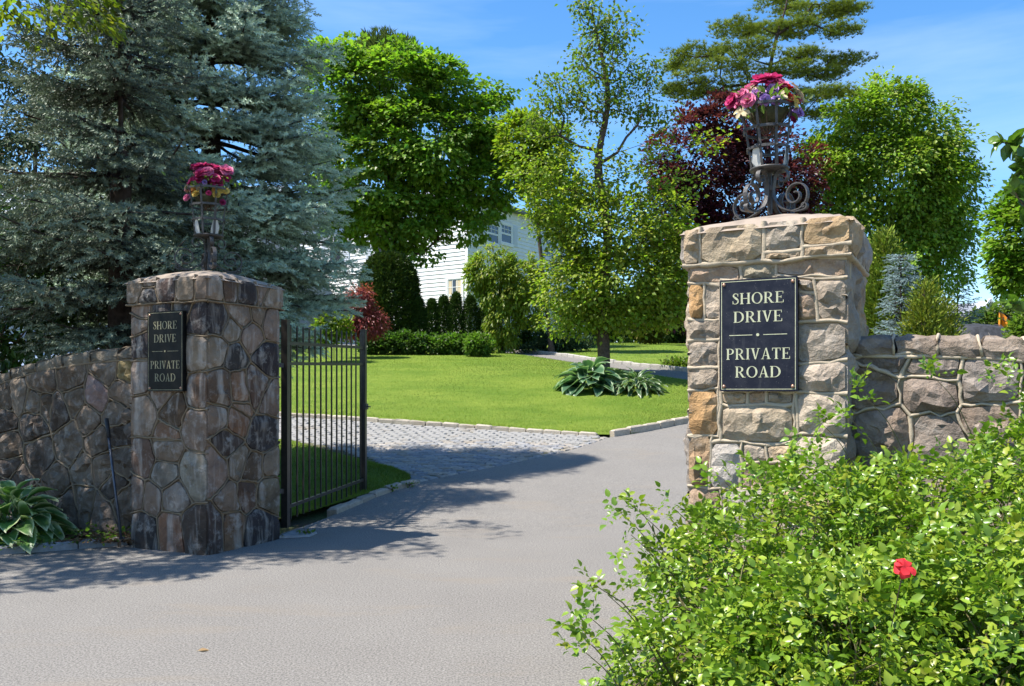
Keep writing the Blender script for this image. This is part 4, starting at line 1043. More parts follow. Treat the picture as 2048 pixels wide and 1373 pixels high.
# ------------------------------------------------------------------ vegetation builders
KITE_V = np.array([(0, 0, 0), (-.32, .42, .08), (0, 1, -.05), (.32, .42, .08)], float)
KITE_F = np.array([(0, 3, 2), (0, 2, 1)])
def pts_in_lobes(lobes, n, r, shell=.55):
    """points in a union of ellipsoids, crowded towards the outside; returns points and their lobe"""
    L = np.array([l[:6] for l in lobes]); vol = np.prod(L[:, 3:6], 1) ** .75
    if len(lobes[0]) > 6: vol = vol * np.array([l[6] for l in lobes])
    k = r.choice(len(L), n, p=vol / vol.sum()); d = nrm(r.normal(size=(n, 3))); rad = r.uniform(0, 1, (n, 1)) ** (1 / 3.) * (1 - shell) + shell * r.uniform(.75, 1.06, (n, 1))
    return L[k, :3] + d * rad * L[k, 3:6], k
def foliage(centres, outward, n_per, csize, leaf, cols, r, flat=.55, droop=.35, proto=(KITE_V, KITE_F), wide=1., cvar=.22, clumpy=False):
    K = len(centres); n = K * n_per; rep = np.repeat(np.arange(K), n_per)
    if clumpy: off = nrm(r.normal(size=(n, 3)) + outward[rep] * .55 + Z3 * .45) * r.uniform(.35, 1.05, (n, 1)) ** .6 * np.array([1, 1, flat]) * csize * r.uniform(.55, 1.35, K)[rep][:, None]
    else: off = r.normal(size=(n, 3)) * np.array([1, 1, flat]) * csize * r.uniform(.6, 1.3, K)[rep][:, None]
    P = centres[rep] + off
    d = nrm(outward[rep] * .6 + nrm(off) * .7 + r.normal(size=(n, 3)) * .45 + np.array([0, 0, -droop]))
    up = nrm(Z3 * 1.0 + outward[rep] * .55 + r.normal(size=(n, 3)) * .42)
    x = nrm(np.cross(d, up)); up = np.cross(x, d)
    s_ = leaf * r.uniform(.65, 1.25, (n, 1))
    cols = np.asarray(cols, float); base = cols[r.randint(len(cols), size=K)] * r.uniform(1 - cvar, 1 + cvar, (K, 1))
    c = base[rep] * r.uniform(.72, 1.3, (n, 1)); c[:, 0] *= r.uniform(.85, 1.2, n)
    return instance(proto[0], proto[1], P, x * s_ * wide, d * s_, up * s_, c)
def skeleton(trunk, targets, r, step=.45, pen=.25, r_tip=.008, ex=.5, wig=.12, r_trunk=None):
    """grow branches from the trunk polyline to every target point"""
    T = catmull(trunk, 5); Nn = [p for p in T]; par = [-1] + list(range(len(T) - 1)); A = np.array(Nn)
    pl = np.concatenate([[0], np.cumsum(np.linalg.norm(np.diff(A, axis=0), axis=1))]).tolist()
    order = np.argsort(np.min(np.linalg.norm(targets[:, None] - A[None, ::3], axis=2), 1)); buf = np.empty((len(T) + len(targets) * 14, 3)); buf[:len(T)] = A; m_ = len(T)
    lo = max(1, int(len(T) * .30)); plb = np.zeros(len(buf)); plb[:m_] = pl
    for q in order:
        c = targets[q]; D = c - buf[lo:m_]; d = np.linalg.norm(D, axis=1); cost = d + pen * plb[lo:m_] + .6 * np.maximum(0, -D[:, 2] - .2 * d)
        i = int(np.argmin(cost)) + lo; L = d[i - lo]; k = int(min(12, max(1, L / step))); a = buf[i].copy(); prev = i
        bend = r.normal(size=3) * wig * L; bend[2] -= .06 * L
        for s_ in range(1, k + 1):
            t = s_ / k; p = a + (c - a) * t + bend * math.sin(math.pi * t) * .6
            if m_ >= len(buf): break
            buf[m_] = p; par.append(prev); plb[m_] = plb[prev] + L / k; prev = m_; m_ += 1
    Nn = buf[:m_]; par = np.array(par[:m_]); cnt = np.ones(m_)
    haschild = np.zeros(m_, bool); haschild[par[par >= 0]] = True; cnt = np.where(haschild, 0., 1.)
    for i in range(m_ - 1, 0, -1): cnt[par[i]] += cnt[i]
    if r_trunk: ex = min(.62, math.log(r_trunk / r_tip) / math.log(max(4, cnt[0])))
    rad = r_tip * cnt ** ex; return Nn, par, rad
def skel_mesh(name, Nn, par, rad, mat, sides=5, rmax=None, tmin=None):
    i = np.where(par >= 0)[0]; a = Nn[par[i]]; b_ = Nn[i]; ra = rad[par[i]]; rb = rad[i]
    if rmax: ra = np.minimum(ra, rmax); rb = np.minimum(rb, rmax)
    ra = np.minimum(ra, rb * 1.6)
    d = nrm(b_ - a); x = nrm(np.cross(d, np.array([.3, .2, .93]))); y = np.cross(d, x); b_ = b_ + d * rb[:, None] * .4
    an = np.arange(sides) / sides * 2 * math.pi; cs = np.cos(an)[None, :, None]; sn = np.sin(an)[None, :, None]
    o = cs * x[:, None] + sn * y[:, None]
    V = np.concatenate([a[:, None] + o * ra[:, None, None], b_[:, None] + o * rb[:, None, None]], 1)
    k = np.arange(sides); F = np.stack([k, (k + 1) % sides, sides + (k + 1) % sides, sides + k], 1)
    F = (F[None] + (np.arange(len(i)) * 2 * sides)[:, None, None]).reshape(-1, 4)
    return mk(name, V.reshape(-1, 3), F, mat, smooth=True)
def px_lobes(L, Y, dep=.85, jitY=.0, r=None):
    out = []
    for l in L:
        c = at(l[0], l[1], Y + (l[5] if len(l) > 5 else 0)); k = Y / FPX
        out.append((c[0], c[1], c[2], l[2] * k, (l[2] + l[3]) / 2 * k * dep, l[3] * k, l[4] if len(l) > 4 else 1.))
    return out
def tree(name, label, cat, base, top, lobes, seed, K, n_per, csize, leaf, cols, trunk_r=.16, bark='bark', mat='leaf', shell=.55, flat=.55, droop=.35, trunk_mid=None, step=.45, ntarget=None, r_tip=.006, group=None, crown_name='crown', proto=(KITE_V, KITE_F), wide=1., sun_bias=0, extra_targets=None, cvar=.22, clumpy=True):
    r = rs(seed); root = thing(name, label, cat, base, group)
    base = np.asarray(base, float); top = np.asarray(top, float)
    C, k = pts_in_lobes(lobes, K, r, shell); L = np.array([l[:6] for l in lobes]); cc = L[:, :3].mean(0)
    out = nrm((C - L[k, :3]) / L[k, 3:6] + .5 * nrm(C - cc))
    V, F, Cc = foliage(C, out, n_per, csize, leaf, cols, r, flat, droop, proto, wide, cvar, clumpy)
    add(crown_name, mk(crown_name, V, F, M[mat], col=Cc), root, kind='stuff')
    tr = [base - Z3 * .2] + (list(trunk_mid) if trunk_mid else [base * .6 + top * .4 + r.normal(size=3) * .05]) + [top]
    T = C[r.choice(len(C), min(len(C), ntarget or len(C)), replace=False)]
    if extra_targets is not None: T = np.vstack([extra_targets, T])
    Nn, par, rad = skeleton(tr, T, r, step, r_tip=r_tip, r_trunk=trunk_r)
    rad[0] = trunk_r * 1.25; rad[1] = max(rad[1], trunk_r)
    add('trunk', skel_mesh('trunk', Nn, par, np.minimum(rad, trunk_r * 1.2), M[bark], 6), root)
    return root
# needle sprig: a finger of needles along +Y
def sprig(n, spread, ln, w):
    V = []; 
    for k in range(n):
        t = k / n; ph = k * 2.39996; b_ = np.array([0, t * .92, 0]); d = np.array([math.cos(ph), 0, math.sin(ph)]); tp = b_ + d * spread * (1 - .4 * t) + np.array([0, ln, 0])
        s_ = np.array([-math.sin(ph), 0, math.cos(ph)]) * w; V += [b_ - s_, b_ + s_, tp]
    return np.array(V), np.arange(3 * n).reshape(-1, 3)
SPR = sprig(16, .24, .17, .055)
def spruce(name, label, base, Ht, prof, seed, nbr, z0, cols, twig_step=.13, spr_step=.095, spr_len=.15, trunk_r=.2, density=1., droop=.30, keep=None, thin=None, group=None, layer=0, inner=.14):
    r = rs(seed); base = np.asarray(base, float); root = thing(name, label, 'spruce tree', base, group)
    P, D, U, S_, CC = [], [], [], [], []; BN = [base - Z3 * .2, base + Z3 * Ht * .5, base + Z3 * Ht]; BP = [-1, 0, 1]; BR = [trunk_r * 1.2, trunk_r * .6, .02]
    zs = z0 + (Ht - z0) * (np.sort(r.uniform(0, 1, nbr)) ** 1.15)
    if layer: zs = z0 + np.round((zs - z0) / layer) * layer + r.normal(size=nbr) * layer * .09
    for b_, z in enumerate(zs):
        az = b_ * 2.39996 + r.normal() * .25; L = prof(z) * r.uniform(.72, 1.1)
        if L < .12: continue
        o = np.array([math.cos(az), math.sin(az), 0]); sd = np.array([-o[1], o[0], 0])
        if keep is not None and not keep(o, z, r): continue
        dr = droop * r.uniform(.6, 1.3) * (1.15 - .9 * z / Ht); up = .22 * r.uniform(.7, 1.3)
        path = lambda s_: base + Z3 * z + o * (L * s_)[:, None] + Z3 * (L * (.06 * s_ - dr * s_ ** 1.2 + up * s_ ** 2.4))[:, None] + sd * (.05 * L * np.sin(s_ * 4 + b_))[:, None]
        q = path(np.linspace(0, 1, 8)); i0 = len(BN)
        for k in range(8): BN.append(q[k]); BP.append(-1 if k == 0 else i0 + k - 1); BR.append((.010 + .012 * L) * (1 - .85 * k / 7))
        nt_ = max(3, int(L * (1 - inner) / twig_step)); s0 = inner + (.98 - inner) * (np.arange(nt_) + r.uniform(0, 1, nt_) * .5) / nt_
        for sgn in (-1, 1, 0):
            st = path(np.clip(s0, 0, 1)); tl = (.50 * np.minimum(1, (1.08 - s0) * 1.7) * min(1, .45 + L * .25) + .08) * r.uniform(.65, 1.2, nt_)
            if sgn == 0: tl = tl * .4
            tdir = nrm(o[None] * .75 + sd[None] * sgn * .85 + Z3 * (-.22 + r.normal(size=(nt_, 1)) * .16) + r.normal(size=(nt_, 3)) * .14)
            for j in range(nt_):
                m_ = max(1, int(tl[j] / spr_step * density)); u = (np.arange(m_) + .6) / m_
                p = st[j] + tdir[j] * (tl[j] * u)[:, None] + Z3 * (-.10 * tl[j] * u ** 2)[:, None]
                alt = np.where(np.arange(m_) % 2 == 0, 1, -1)[:, None]; sx = nrm(np.cross(tdir[j], Z3))
                d = nrm(tdir[j] + sx * alt * .75 * (1 - u[:, None] ** 3) + r.normal(size=(m_, 3)) * .18 + Z3 * .10)
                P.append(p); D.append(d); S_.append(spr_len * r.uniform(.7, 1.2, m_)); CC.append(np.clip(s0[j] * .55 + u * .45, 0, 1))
                if j % 3 == 0 and sgn != 0:
                    i1 = len(BN); BN.append(st[j]); BP.append(-1); BR.append(.006); BN.append(p[-1]); BP.append(i1); BR.append(.0025)
    P = np.concatenate(P); D = np.concatenate(D); S_ = np.concatenate(S_)[:, None]; CC = np.concatenate(CC); n = len(P)
    up = nrm(Z3 + r.normal(size=(n, 3)) * .3); X = nrm(np.cross(D, up)); Zv = np.cross(X, D)
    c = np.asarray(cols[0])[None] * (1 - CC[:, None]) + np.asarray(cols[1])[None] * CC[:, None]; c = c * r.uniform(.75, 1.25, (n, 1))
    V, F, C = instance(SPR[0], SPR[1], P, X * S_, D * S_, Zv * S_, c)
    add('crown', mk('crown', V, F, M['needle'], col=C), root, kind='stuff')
    BN = np.array(BN); add('trunk', skel_mesh('trunk', BN, np.array(BP), np.array(BR), M['bark_spruce'], 6), root)
    print('spruce', n * 13)
    return root
def shrub(name, label, cat, base, lobes, seed, n, leaf, cols, mat='leaf', clump=14, csize=.10, flat=.8, droop=.1, shell=.75, group=None, stems=10, cvar=.2, proto=(KITE_V, KITE_F), wide=1.):
    r = rs(seed); base = np.asarray(base, float); root = thing(name, label, cat, base, group); K = max(6, n // clump)
    C, k = pts_in_lobes(lobes, K, r, shell); L = np.array([l[:6] for l in lobes]); g = H(C[:, 1]) + .03; C[:, 2] = np.maximum(C[:, 2], g + r.uniform(0, .12, K))
    out = nrm((C - L[k, :3]) / L[k, 3:6])
    V, F, Cc = foliage(C, out, clump, csize, leaf, cols, r, flat, droop, proto, wide, cvar); add('foliage', mk('foliage', V, F, M[mat], col=Cc), root, kind='stuff')
    if stems:
        top = base + Z3 * max(.15, (L[:, 2].mean() - base[2]) * .5)
        Nn, par, rad = skeleton([base - Z3 * .1, (base + top) / 2, top], C[r.choice(K, min(K, stems * 6), replace=False)], r, .3, r_tip=.004)
        add('stems', skel_mesh('stems', Nn, par, np.minimum(rad, .05), M['twig'], 5), root)
    return root
gb = lambda px, Y: np.array([(px - 1024) / FPX * Y, Y, H(Y)])
GREENS = [(.085, .17, .02), (.07, .145, .018), (.11, .20, .025)]
YGREEN = [(.20, .26, .022), (.165, .235, .02), (.235, .28, .03)]

# ---- the two spruces by the left wall
pB = lambda z: 2.38 * (1 - (min(z, 11.3) / 11.4) ** 2.8) * (1 if z > 2.4 else .9) + .05
spruce('blue_spruce', 'big blue spruce with layered sprays rising behind the dark pillar', (-4.78, 13.5, H(13.5)), 11.4, pB, 61, 480, 2.35, ((.035, .042, .022), (.52, .65, .48)), spr_len=.21, spr_step=.075, trunk_r=.24, layer=.60, inner=.30, twig_step=.12, droop=.42, keep=lambda o, z, r: (o[1] < .5) or r.uniform() < .35)  # new growth paler; colours also paint sunlit sprays and shaded inner gaps
pA = lambda z: 2.15 * (1 - (min(z, 8.9) / 9.0) ** 1.8) * (1 if z > 2.6 else .7) + .05
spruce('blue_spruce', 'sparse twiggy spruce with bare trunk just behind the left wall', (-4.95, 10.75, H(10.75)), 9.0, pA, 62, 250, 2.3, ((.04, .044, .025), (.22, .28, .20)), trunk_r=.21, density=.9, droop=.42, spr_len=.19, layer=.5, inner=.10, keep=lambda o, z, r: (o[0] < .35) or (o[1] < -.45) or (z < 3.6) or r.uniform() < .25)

# ---- trees
PINK = px_lobes([(690,190,80,90),(800,180,100,80),(880,180,55,70),(870,300,130,105),(740,330,110,130),(960,270,55,80),(975,365,60,55),(925,425,70,55),(800,440,110,55),(720,440,70,55),(845,490,45,30),(875,115,14,28),(655,120,30,28),(985,190,16,30),(715,110,30,25)], 34)
tree('maple_tree', 'round bright green maple in front of the white house', 'tree', gb(765, 34), at(775, 300, 34), PINK, 63, 560, 90, .72, .20, [(.125, .22, .022), (.155, .255, .026), (.20, .30, .036)], trunk_r=.22, ntarget=420, flat=.45, droop=.5, wide=1.3)
tree('pine_tree', 'dull green pine tip poking up behind the round maple', 'tree', gb(775, 52), at(775, 90, 52), px_lobes([(760,95,38,25),(800,105,35,22),(735,105,25,20),(775,130,60,40)], 52), 64, 420, 16, .25, .42, [(.10, .135, .04), (.08, .11, .035)], trunk_r=.25, flat=1.2, droop=-.9, wide=.2, ntarget=60)
# open crabapple in the lawn: dense below, thin and twiggy above
CR = px_lobes([(1240,560,125,75,1.0),(1150,570,75,80,1.),(1320,585,55,65,1.),(1235,635,90,32,.9),(1145,645,60,25,.8),(1220,460,120,75,.9),(1125,420,70,70,.7),(1320,450,60,85,.8),(1355,520,38,85,.9),(1345,610,42,45,.8),(1075,335,55,60,.45),(1180,340,80,70,.45),(1290,340,60,60,.35),(1400,285,45,18,.22),(1365,360,40,35,.3)], 23)
CRT = px_lobes([(1110,195,45,50),(1090,250,45,35),(1200,150,55,110),(1270,190,45,75),(1190,40,35,40),(1235,60,35,45),(1065,180,18,14),(1300,130,18,22),(1165,15,20,20),(1320,240,40,30)], 23)
r = rs(7); thin, _ = pts_in_lobes(CRT, 330, r, .3)
crab = tree('crabapple_tree', 'open branching tree on the lawn above the hostas', 'tree', gb(1208, 23), at(1185, 30, 23), CR, 65, 1050, 26, .21, .125, [(.235, .29, .03), (.19, .26, .026), (.275, .32, .04)], trunk_r=.17, ntarget=330, flat=.6, droop=.3, clumpy=False,
    trunk_mid=[at(1207, 690, 23), at(1200, 620, 23), at(1216, 480, 23), at(1196, 330, 23), at(1216, 190, 23)], extra_targets=np.vstack([thin, [at(1375, 612, 22.6), at(1330, 632, 22.7), at(1270, 662, 22.8), at(1130, 682, 22.7), at(1165, 600, 22.8)]]), r_tip=.0055, wide=1.1)
o = None
out = nrm(r.normal(size=(len(thin), 3))); V, F, C = foliage(thin, out, 15, .19, .12, [(.15, .205, .028), (.12, .18, .024)], r, .7, .3)
add('thin_top', mk('thin_top', V, F, M['leaf'], col=C), crab, kind='stuff')
tree('yellow_tree', 'yellow-green tree between the maple and the crabapple', 'tree', gb(1105, 30.5), at(1070, 400, 30), px_lobes([(1045,285,42,48),(1090,300,40,55),(1065,340,30,30),(1110,400,40,45)], 30), 66, 190, 55, .50, .17, YGREEN, trunk_r=.12, ntarget=150)
tree('weeping_tree', 'low yellow-green weeping tree trailing beside the clipped cones', 'tree', gb(1005, 30.5), at(1000, 560, 30.5), px_lobes([(985,540,52,38),(1010,590,52,45),(960,555,28,35),(1040,560,45,50),(1005,640,36,50),(1008,690,26,30),(1060,620,30,35)], 30.5), 67, 620, 22, .16, .16, YGREEN, trunk_r=.09, droop=1.4, flat=1.5, ntarget=100, wide=.7)
tree('copper_beech', 'dark purple leaved tree behind the right iron basket', 'tree', gb(1430, 36), at(1430, 380, 36), px_lobes([(1400,330,90,105),(1500,400,115,70),(1360,420,60,75),(1455,255,65,60),(1600,360,48,60),(1365,570,45,85),(1330,330,40,50),(1540,300,50,50),(1400,500,90,80)], 36), 68, 420, 75, .70, .19, [(.075, .015, .026), (.105, .022, .036), (.05, .012, .02)], trunk_r=.3, ntarget=160)
tree('weeping_beech', 'tall cascading bright green tree right of the tan pillar', 'tree', gb(1780, 38), at(1780, 300, 38), px_lobes([(1770,240,85,70),(1700,290,75,85),(1840,270,60,75),(1780,360,125,95),(1885,400,55,85),(1655,390,60,110),(1880,520,50,85),(1805,540,80,80),(1905,330,30,50),(1690,500,70,80),(1850,450,60,80),(1925,370,22,30),(1915,470,22,50),(1905,590,30,40)], 38), 69, 560, 90, .80, .21, [(.20, .285, .03), (.165, .255, .026), (.24, .32, .038)], trunk_r=.4, droop=.9, flat=.95, ntarget=300)
tree('maple_tree', 'leafy maple cut off by the right edge of the picture', 'tree', gb(2110, 28), at(2090, 420, 28), px_lobes([(2075,470,70,110),(2050,555,55,35),(2030,500,25,60),(2080,400,60,50),(2020,550,20,25)], 28), 70, 260, 65, .55, .18, [(.14, .235, .022), (.17, .265, .028)], trunk_r=.2, ntarget=140, wide=1.2)
# tree outside the left edge whose branch hangs into the corner and shades the pillar
OV = [(-8.1, 7.0, 6.6, 1.9, 1.35, 1.5, 1.2), (-6.7, 7.6, 6.6, 1.3, 1.3, .9, 1.), (-6.0, 7.4, 5.4, .7, .7, .5, .7), (-7.0, 9.0, 4.9, 1.0, 1.0, .8, 1.), (-9.3, 9.0, 6.0, 1.8, 1.6, 1.6, .9), (-5.15, 9.2, 5.75, .75, .8, .42, 1.1), (-6.4, 7.8, 8.0, 1.2, .9, .7, .8), (-5.6, 8.6, 8.2, .9, .7, .5, .6), (-8.2, 7.0, 4.6, 1.2, .9, .8, 1.)]
tree('linden_tree', 'yellow-green leafy branch hanging into the top left corner', 'tree', (-8.4, 9.2, 0), (-8.2, 8.6, 5.6), OV, 71, 520, 42, .36, .10, [(.16, .20, .022), (.13, .175, .02), (.20, .23, .025)], trunk_r=.2, ntarget=120, flat=.4, droop=.7)

# white pine: flat needle pads on long limbs
PN = [(1640,22,75,16),(1560,12,60,18),(1480,58,60,18),(1590,60,60,18),(1690,62,38,12),(1395,110,62,16),(1490,100,60,18),(1600,112,45,14),(1692,122,48,11),(1440,148,95,16),(1575,142,55,16),(1352,136,26,10),(1650,150,50,13),(1380,188,50,14),(1665,186,40,10),(1610,196,50,16),(1460,190,50,18),(1345,180,28,12),(1540,60,50,16),(1700,20,36,8),(1530,190,45,16),(1640,230,40,14)]
r = rs(72); PY = 40; root = thing('white_pine', 'white pine with flat needle pads against the sky', 'tree', gb(1545, PY)); tc = []
for x, y, rx, ry in PN:
    k = PY / FPX; n = int(rx * 1.25); c = at(x, y, PY + r.normal() * 1.2); q = nrm(r.normal(size=(n, 3))) * r.uniform(.2, 1, (n, 1)) ** .5 * np.array([rx * k, rx * k * .8, ry * k * .5]); q[:, 2] -= .12 * np.abs(q[:, 0]) * 0; tc.append(c + q)
tc = np.concatenate(tc); n = len(tc); m_ = 6; rep = np.repeat(np.arange(n), m_)
TUFT_V, TUFT_F = [], []
for k in range(12):
    ph = k * 2.39996; el = .35 + .5 * (k % 4) / 3; d = np.array([math.cos(ph) * math.cos(el), math.sin(ph) * math.cos(el), math.sin(el)]); s_ = np.array([-math.sin(ph), math.cos(ph), 0]) * .085; TUFT_V += [-s_, s_, d]
TUFT_V = np.array(TUFT_V); TUFT_F = np.arange(36).reshape(-1, 3)
P = tc[rep] + r.normal(size=(n * m_, 3)) * np.array([.22, .22, .06]); s_ = r.uniform(.15, .25, (len(P), 1)); E = np.eye(3); a_ = r.uniform(0, 6.28, len(P))
X = np.c_[np.cos(a_), np.sin(a_), 0 * a_]; Yv = np.c_[-np.sin(a_), np.cos(a_), 0 * a_]; Zv = nrm(np.c_[r.normal(size=(len(P), 2)) * .25, np.ones(len(P))])
pc = np.array([(.24, .30, .06), (.20, .265, .055), (.29, .34, .065)])[r.randint(3, size=len(P))] * r.uniform(.75, 1.25, (len(P), 1))
V, F, C = instance(TUFT_V, TUFT_F, P, X * s_, Yv * s_, Zv * s_, pc); add('crown', mk('crown', V, F, M['needle'], col=C), root, kind='stuff'); print('pine', len(F))
Nn, par, rad = skeleton([gb(1545, PY), at(1545, 420, PY), at(1530, 230, PY), at(1545, 110, PY), at(1570, 20, PY), at(1580, -30, PY)], np.vstack([[at(x, y + 5, PY) for x, y, _, _ in PN], tc[r.choice(n, 260, replace=False)]]), r, .5, r_tip=.012)
add('trunk', skel_mesh('trunk', Nn, par, np.minimum(rad * 1.2, .28), M['bark_spruce'], 6), root)

# ---- conifers right of the pillar
def cone_tree(name, label, px, Y, ytop, wpx, seed, n, cols, leaf, spr=False, lumpy=.12, taper=.8, group=None, csize=.07, clump=8, mat='needle', wide=.5, up=.9):
    r = rs(seed); b_ = gb(px, Y); zt = EYE + (HZN - ytop) / FPX * Y; Ht = zt - b_[2]; R0 = wpx / 2 * Y / FPX
    root = thing(name, label, 'conifer', b_, group); K = n // clump; t = 1 - np.sqrt(1 - r.uniform(0, .985, K) ** 1.05) if taper > .5 else r.uniform(0, 1, K); a_ = r.uniform(0, 6.283, K)
    rp = R0 * (1 - t ** (1.15 if taper > .5 else 3.2)) * (1 + lumpy * np.sin(a_ * 5 + t * 23) + r.normal(size=K) * lumpy * .5) * r.uniform(.8, 1.03, K) + .02
    rp *= np.minimum(1, .75 + t * 3)
    o = np.c_[np.cos(a_), np.sin(a_), np.zeros(K)]; C = b_ + o * rp[:, None] + Z3 * (t * Ht + .06)[:, None]
    V, F, Cc = foliage(C, nrm(o + Z3 * up * .4), clump, csize, leaf, cols, r, 1., -up, wide=wide)
    add('crown', mk('crown', V, F, M[mat], col=Cc), root, kind='stuff')
    mb = MB(); mb.tube([b_ - Z3 * .1, b_ + Z3 * Ht * .5, b_ + Z3 * Ht * .92], [R0 * .16 + .03, R0 * .12 + .02, .01], 7); add('trunk', mb.mesh('trunk', M['bark']), root)
    return root
cone_tree('arborvitae', 'tall yellow-green arborvitae right behind the tan pillar', 1768, 26, 430, 100, 81, 16000, [(.16, .225, .022), (.19, .25, .026), (.125, .185, .02)], .17, lumpy=.16, csize=.10)
spruce('blue_spruce', 'small pale blue spruce between two green conifers', gb(1802, 24), (785 - 512) / 1700 * 24 + 1.55 - H(24.), lambda z: .78 * (1 - z / 5.0) * 1.0 + .03, 82, 120, .15, ((.10, .15, .14), (.33, .43, .45)), twig_step=.10, spr_step=.09, spr_len=.13, trunk_r=.06, droop=-.05)
cone_tree('cypress', 'golden green plumy cypress right of the small blue spruce', 1848, 23, 548, 78, 83, 7000, [(.17, .215, .018), (.205, .245, .022), (.12, .16, .015)], .15, lumpy=.34, csize=.12, up=.8)
cone_tree('cypress', 'lower golden green cypress nearest the far gabled house', 1886, 24, 590, 64, 85, 5000, [(.16, .205, .018), (.19, .235, .022), (.11, .15, .014)], .15, lumpy=.36, csize=.12, up=.8)
spruce('blue_spruce', 'thin grey-blue spruce partly hiding the far gabled house', gb(1915, 40), 4.9, lambda z: 1.35 * (1 - z / 5.2) + .03, 84, 60, .15, ((.13, .16, .15), (.30, .36, .37)), twig_step=.16, spr_step=.14, spr_len=.22, trunk_r=.06, droop=.0)

# ---- planting in front of the house
def topiary(name, label, px, Y, ytop, wpx, seed, n, cols, leaf=.10, group=None, p=2.6):
    r = rs(seed); b_ = gb(px, Y); Ht = EYE + (HZN - ytop) / FPX * Y - b_[2]; R0 = wpx / 2 * Y / FPX; root = thing(name, label, 'clipped bush', b_, group)
    t = r.uniform(0, 1, n) ** .9; a_ = r.uniform(0, 6.283, n); cap = r.uniform(0, 1, n) < .16; t = np.where(cap, 1 - .12 * r.uniform(0, 1, n), t)
    rp = R0 * (1 - np.clip((t - .35) / .65, 0, 1) ** p) ** (1 / p) * np.minimum(1, .72 + t * .9); rp = np.where(cap, rp * np.sqrt(r.uniform(0, 1, n)), rp * r.uniform(.86, 1.02, n))
    o = np.c_[np.cos(a_), np.sin(a_), .25 + 1.4 * np.clip(t - .7, 0, 1)]; C = b_ + np.c_[np.cos(a_) * rp, np.sin(a_) * rp, t * Ht]
    C[:, :2] += (snoise(C, 3.0, seed) * .05 * R0)[:, None]
    V, F, Cc = foliage(C, nrm(o), 3, .04, leaf, cols, r, 1., -.3, wide=.55, cvar=.28); add('foliage', mk('foliage', V, F, M['needle'], col=Cc), root, kind='stuff')
    mb = MB(); mb.tube([b_ - Z3 * .1, b_ + Z3 * Ht * .45, b_ + Z3 * Ht * .8], [.07, .05, .02], 6); add('trunk', mb.mesh('trunk', M['bark']), root); return root
DK = [(.035, .07, .013), (.045, .085, .015), (.028, .055, .011)]
topiary('yew_dome', 'tall dark clipped dome of yew under the round maple', 778, 32.5, 513, 118, 91, 17000, [(.045, .08, .012), (.06, .10, .013), (.035, .062, .010)], .155, p=3.0)
for k, (x, yt, w) in enumerate(((838, 600, 30), (864, 603, 27), (888, 597, 28), (912, 590, 29), (941, 596, 34), (972, 600, 32))):
    topiary('clipped_cone', ['leftmost dark clipped cone in the row by the white wall', 'second dark clipped cone from the yew dome', 'third dark clipped cone from the yew dome', 'fourth dark clipped cone, below the lower window', 'fifth dark clipped cone from the yew dome', 'rightmost dark clipped cone next to the weeping tree'][k], x, 32, yt, w, 92 + k, 3000, [(.045, .09, .015), (.055, .105, .018), (.035, .07, .012)], .10, group='clipped cones in a row', p=1.7)
for k, (x, y, w, h) in enumerate(((742, 690, 24, 18), (775, 688, 24, 20), (808, 686, 24, 22), (842, 690, 24, 20), (876, 690, 22, 20), (908, 692, 22, 22), (935, 695, 18, 20))):
    shrub('low_shrub', ['low dark shrub under the red japanese maple', 'low dark shrub in front of the yew dome, left one', 'low dark shrub in front of the yew dome, right one', 'low dark shrub before the leftmost clipped cone', 'low shrub before the second and third clipped cones', 'low shrub two left of the round boxwood', 'low shrub touching the round boxwood'][k], 'shrub', gb(x, 29.6), px_lobes([(x, y, w, h)], 29.6), 100 + k, 1300, .12, [(.05, .10, .018), (.065, .125, .02)] if k < 4 else [(.08, .15, .022), (.10, .18, .026)], csize=.07, stems=3, group='low shrubs along the lawn edge')
shrub('boxwood', 'round light green boxwood at the edge of the lawn', 'shrub', gb(958, 28.8), px_lobes([(958, 692, 26, 23)], 28.8), 110, 2200, .11, [(.115, .20, .026), (.09, .165, .022)], csize=.06, stems=3)
shrub('japanese_maple', 'red leaved japanese maple beyond the gate', 'tree', gb(722, 28), px_lobes([(712, 612, 34, 34), (735, 645, 38, 30), (700, 645, 30, 30), (722, 595, 20, 18)], 28), 111, 6500, .12, [(.30, .065, .07), (.38, .10, .10), (.22, .045, .052)], csize=.10, droop=.9, wide=.6, stems=14)
shrub('golden_shrub', 'yellow-green leafy shrub left of the red japanese maple', 'shrub', gb(668, 26.5), px_lobes([(668, 650, 34, 26), (650, 668, 25, 22)], 26.5), 112, 2600, .13, [(.22, .28, .03), (.18, .25, .028)], csize=.08, stems=4)
shrub('juniper', 'spreading blue-green juniper mat beside the curved path', 'shrub', gb(1105, 31.2), px_lobes([(1080, 700, 45, 9), (1120, 690, 45, 13), (1160, 685, 35, 10), (1110, 678, 30, 12)], 31.2), 113, 5000, .14, [(.045, .09, .04), (.06, .11, .045)], 'needle', csize=.12, flat=.4, droop=-.2, stems=3, wide=.6)
shrub('low_shrub', 'dark rounded shrub behind the juniper mat', 'shrub', gb(1062, 33.5), px_lobes([(1060, 665, 24, 30), (1045, 685, 20, 18)], 33.5), 114, 2200, .14, [(.04, .08, .02), (.05, .10, .02)], csize=.09, stems=3)
shrub('golden_shrub', 'bronze-green conical shrub on the far lawn', 'shrub', gb(1293, 38), px_lobes([(1290, 655, 22, 26), (1305, 668, 20, 16)], 38), 115, 2200, .16, [(.14, .13, .02), (.10, .11, .02)], csize=.1, stems=3)
shrub('groundcover', 'yellow-green groundcover clump beside the tan pillar edge', 'shrub', gb(1362, 25.2), px_lobes([(1362, 738, 24, 11), (1345, 742, 14, 8), (1385, 735, 20, 12)], 25.2), 116, 2200, .10, [(.15, .20, .03), (.11, .17, .024)], csize=.08, stems=2)
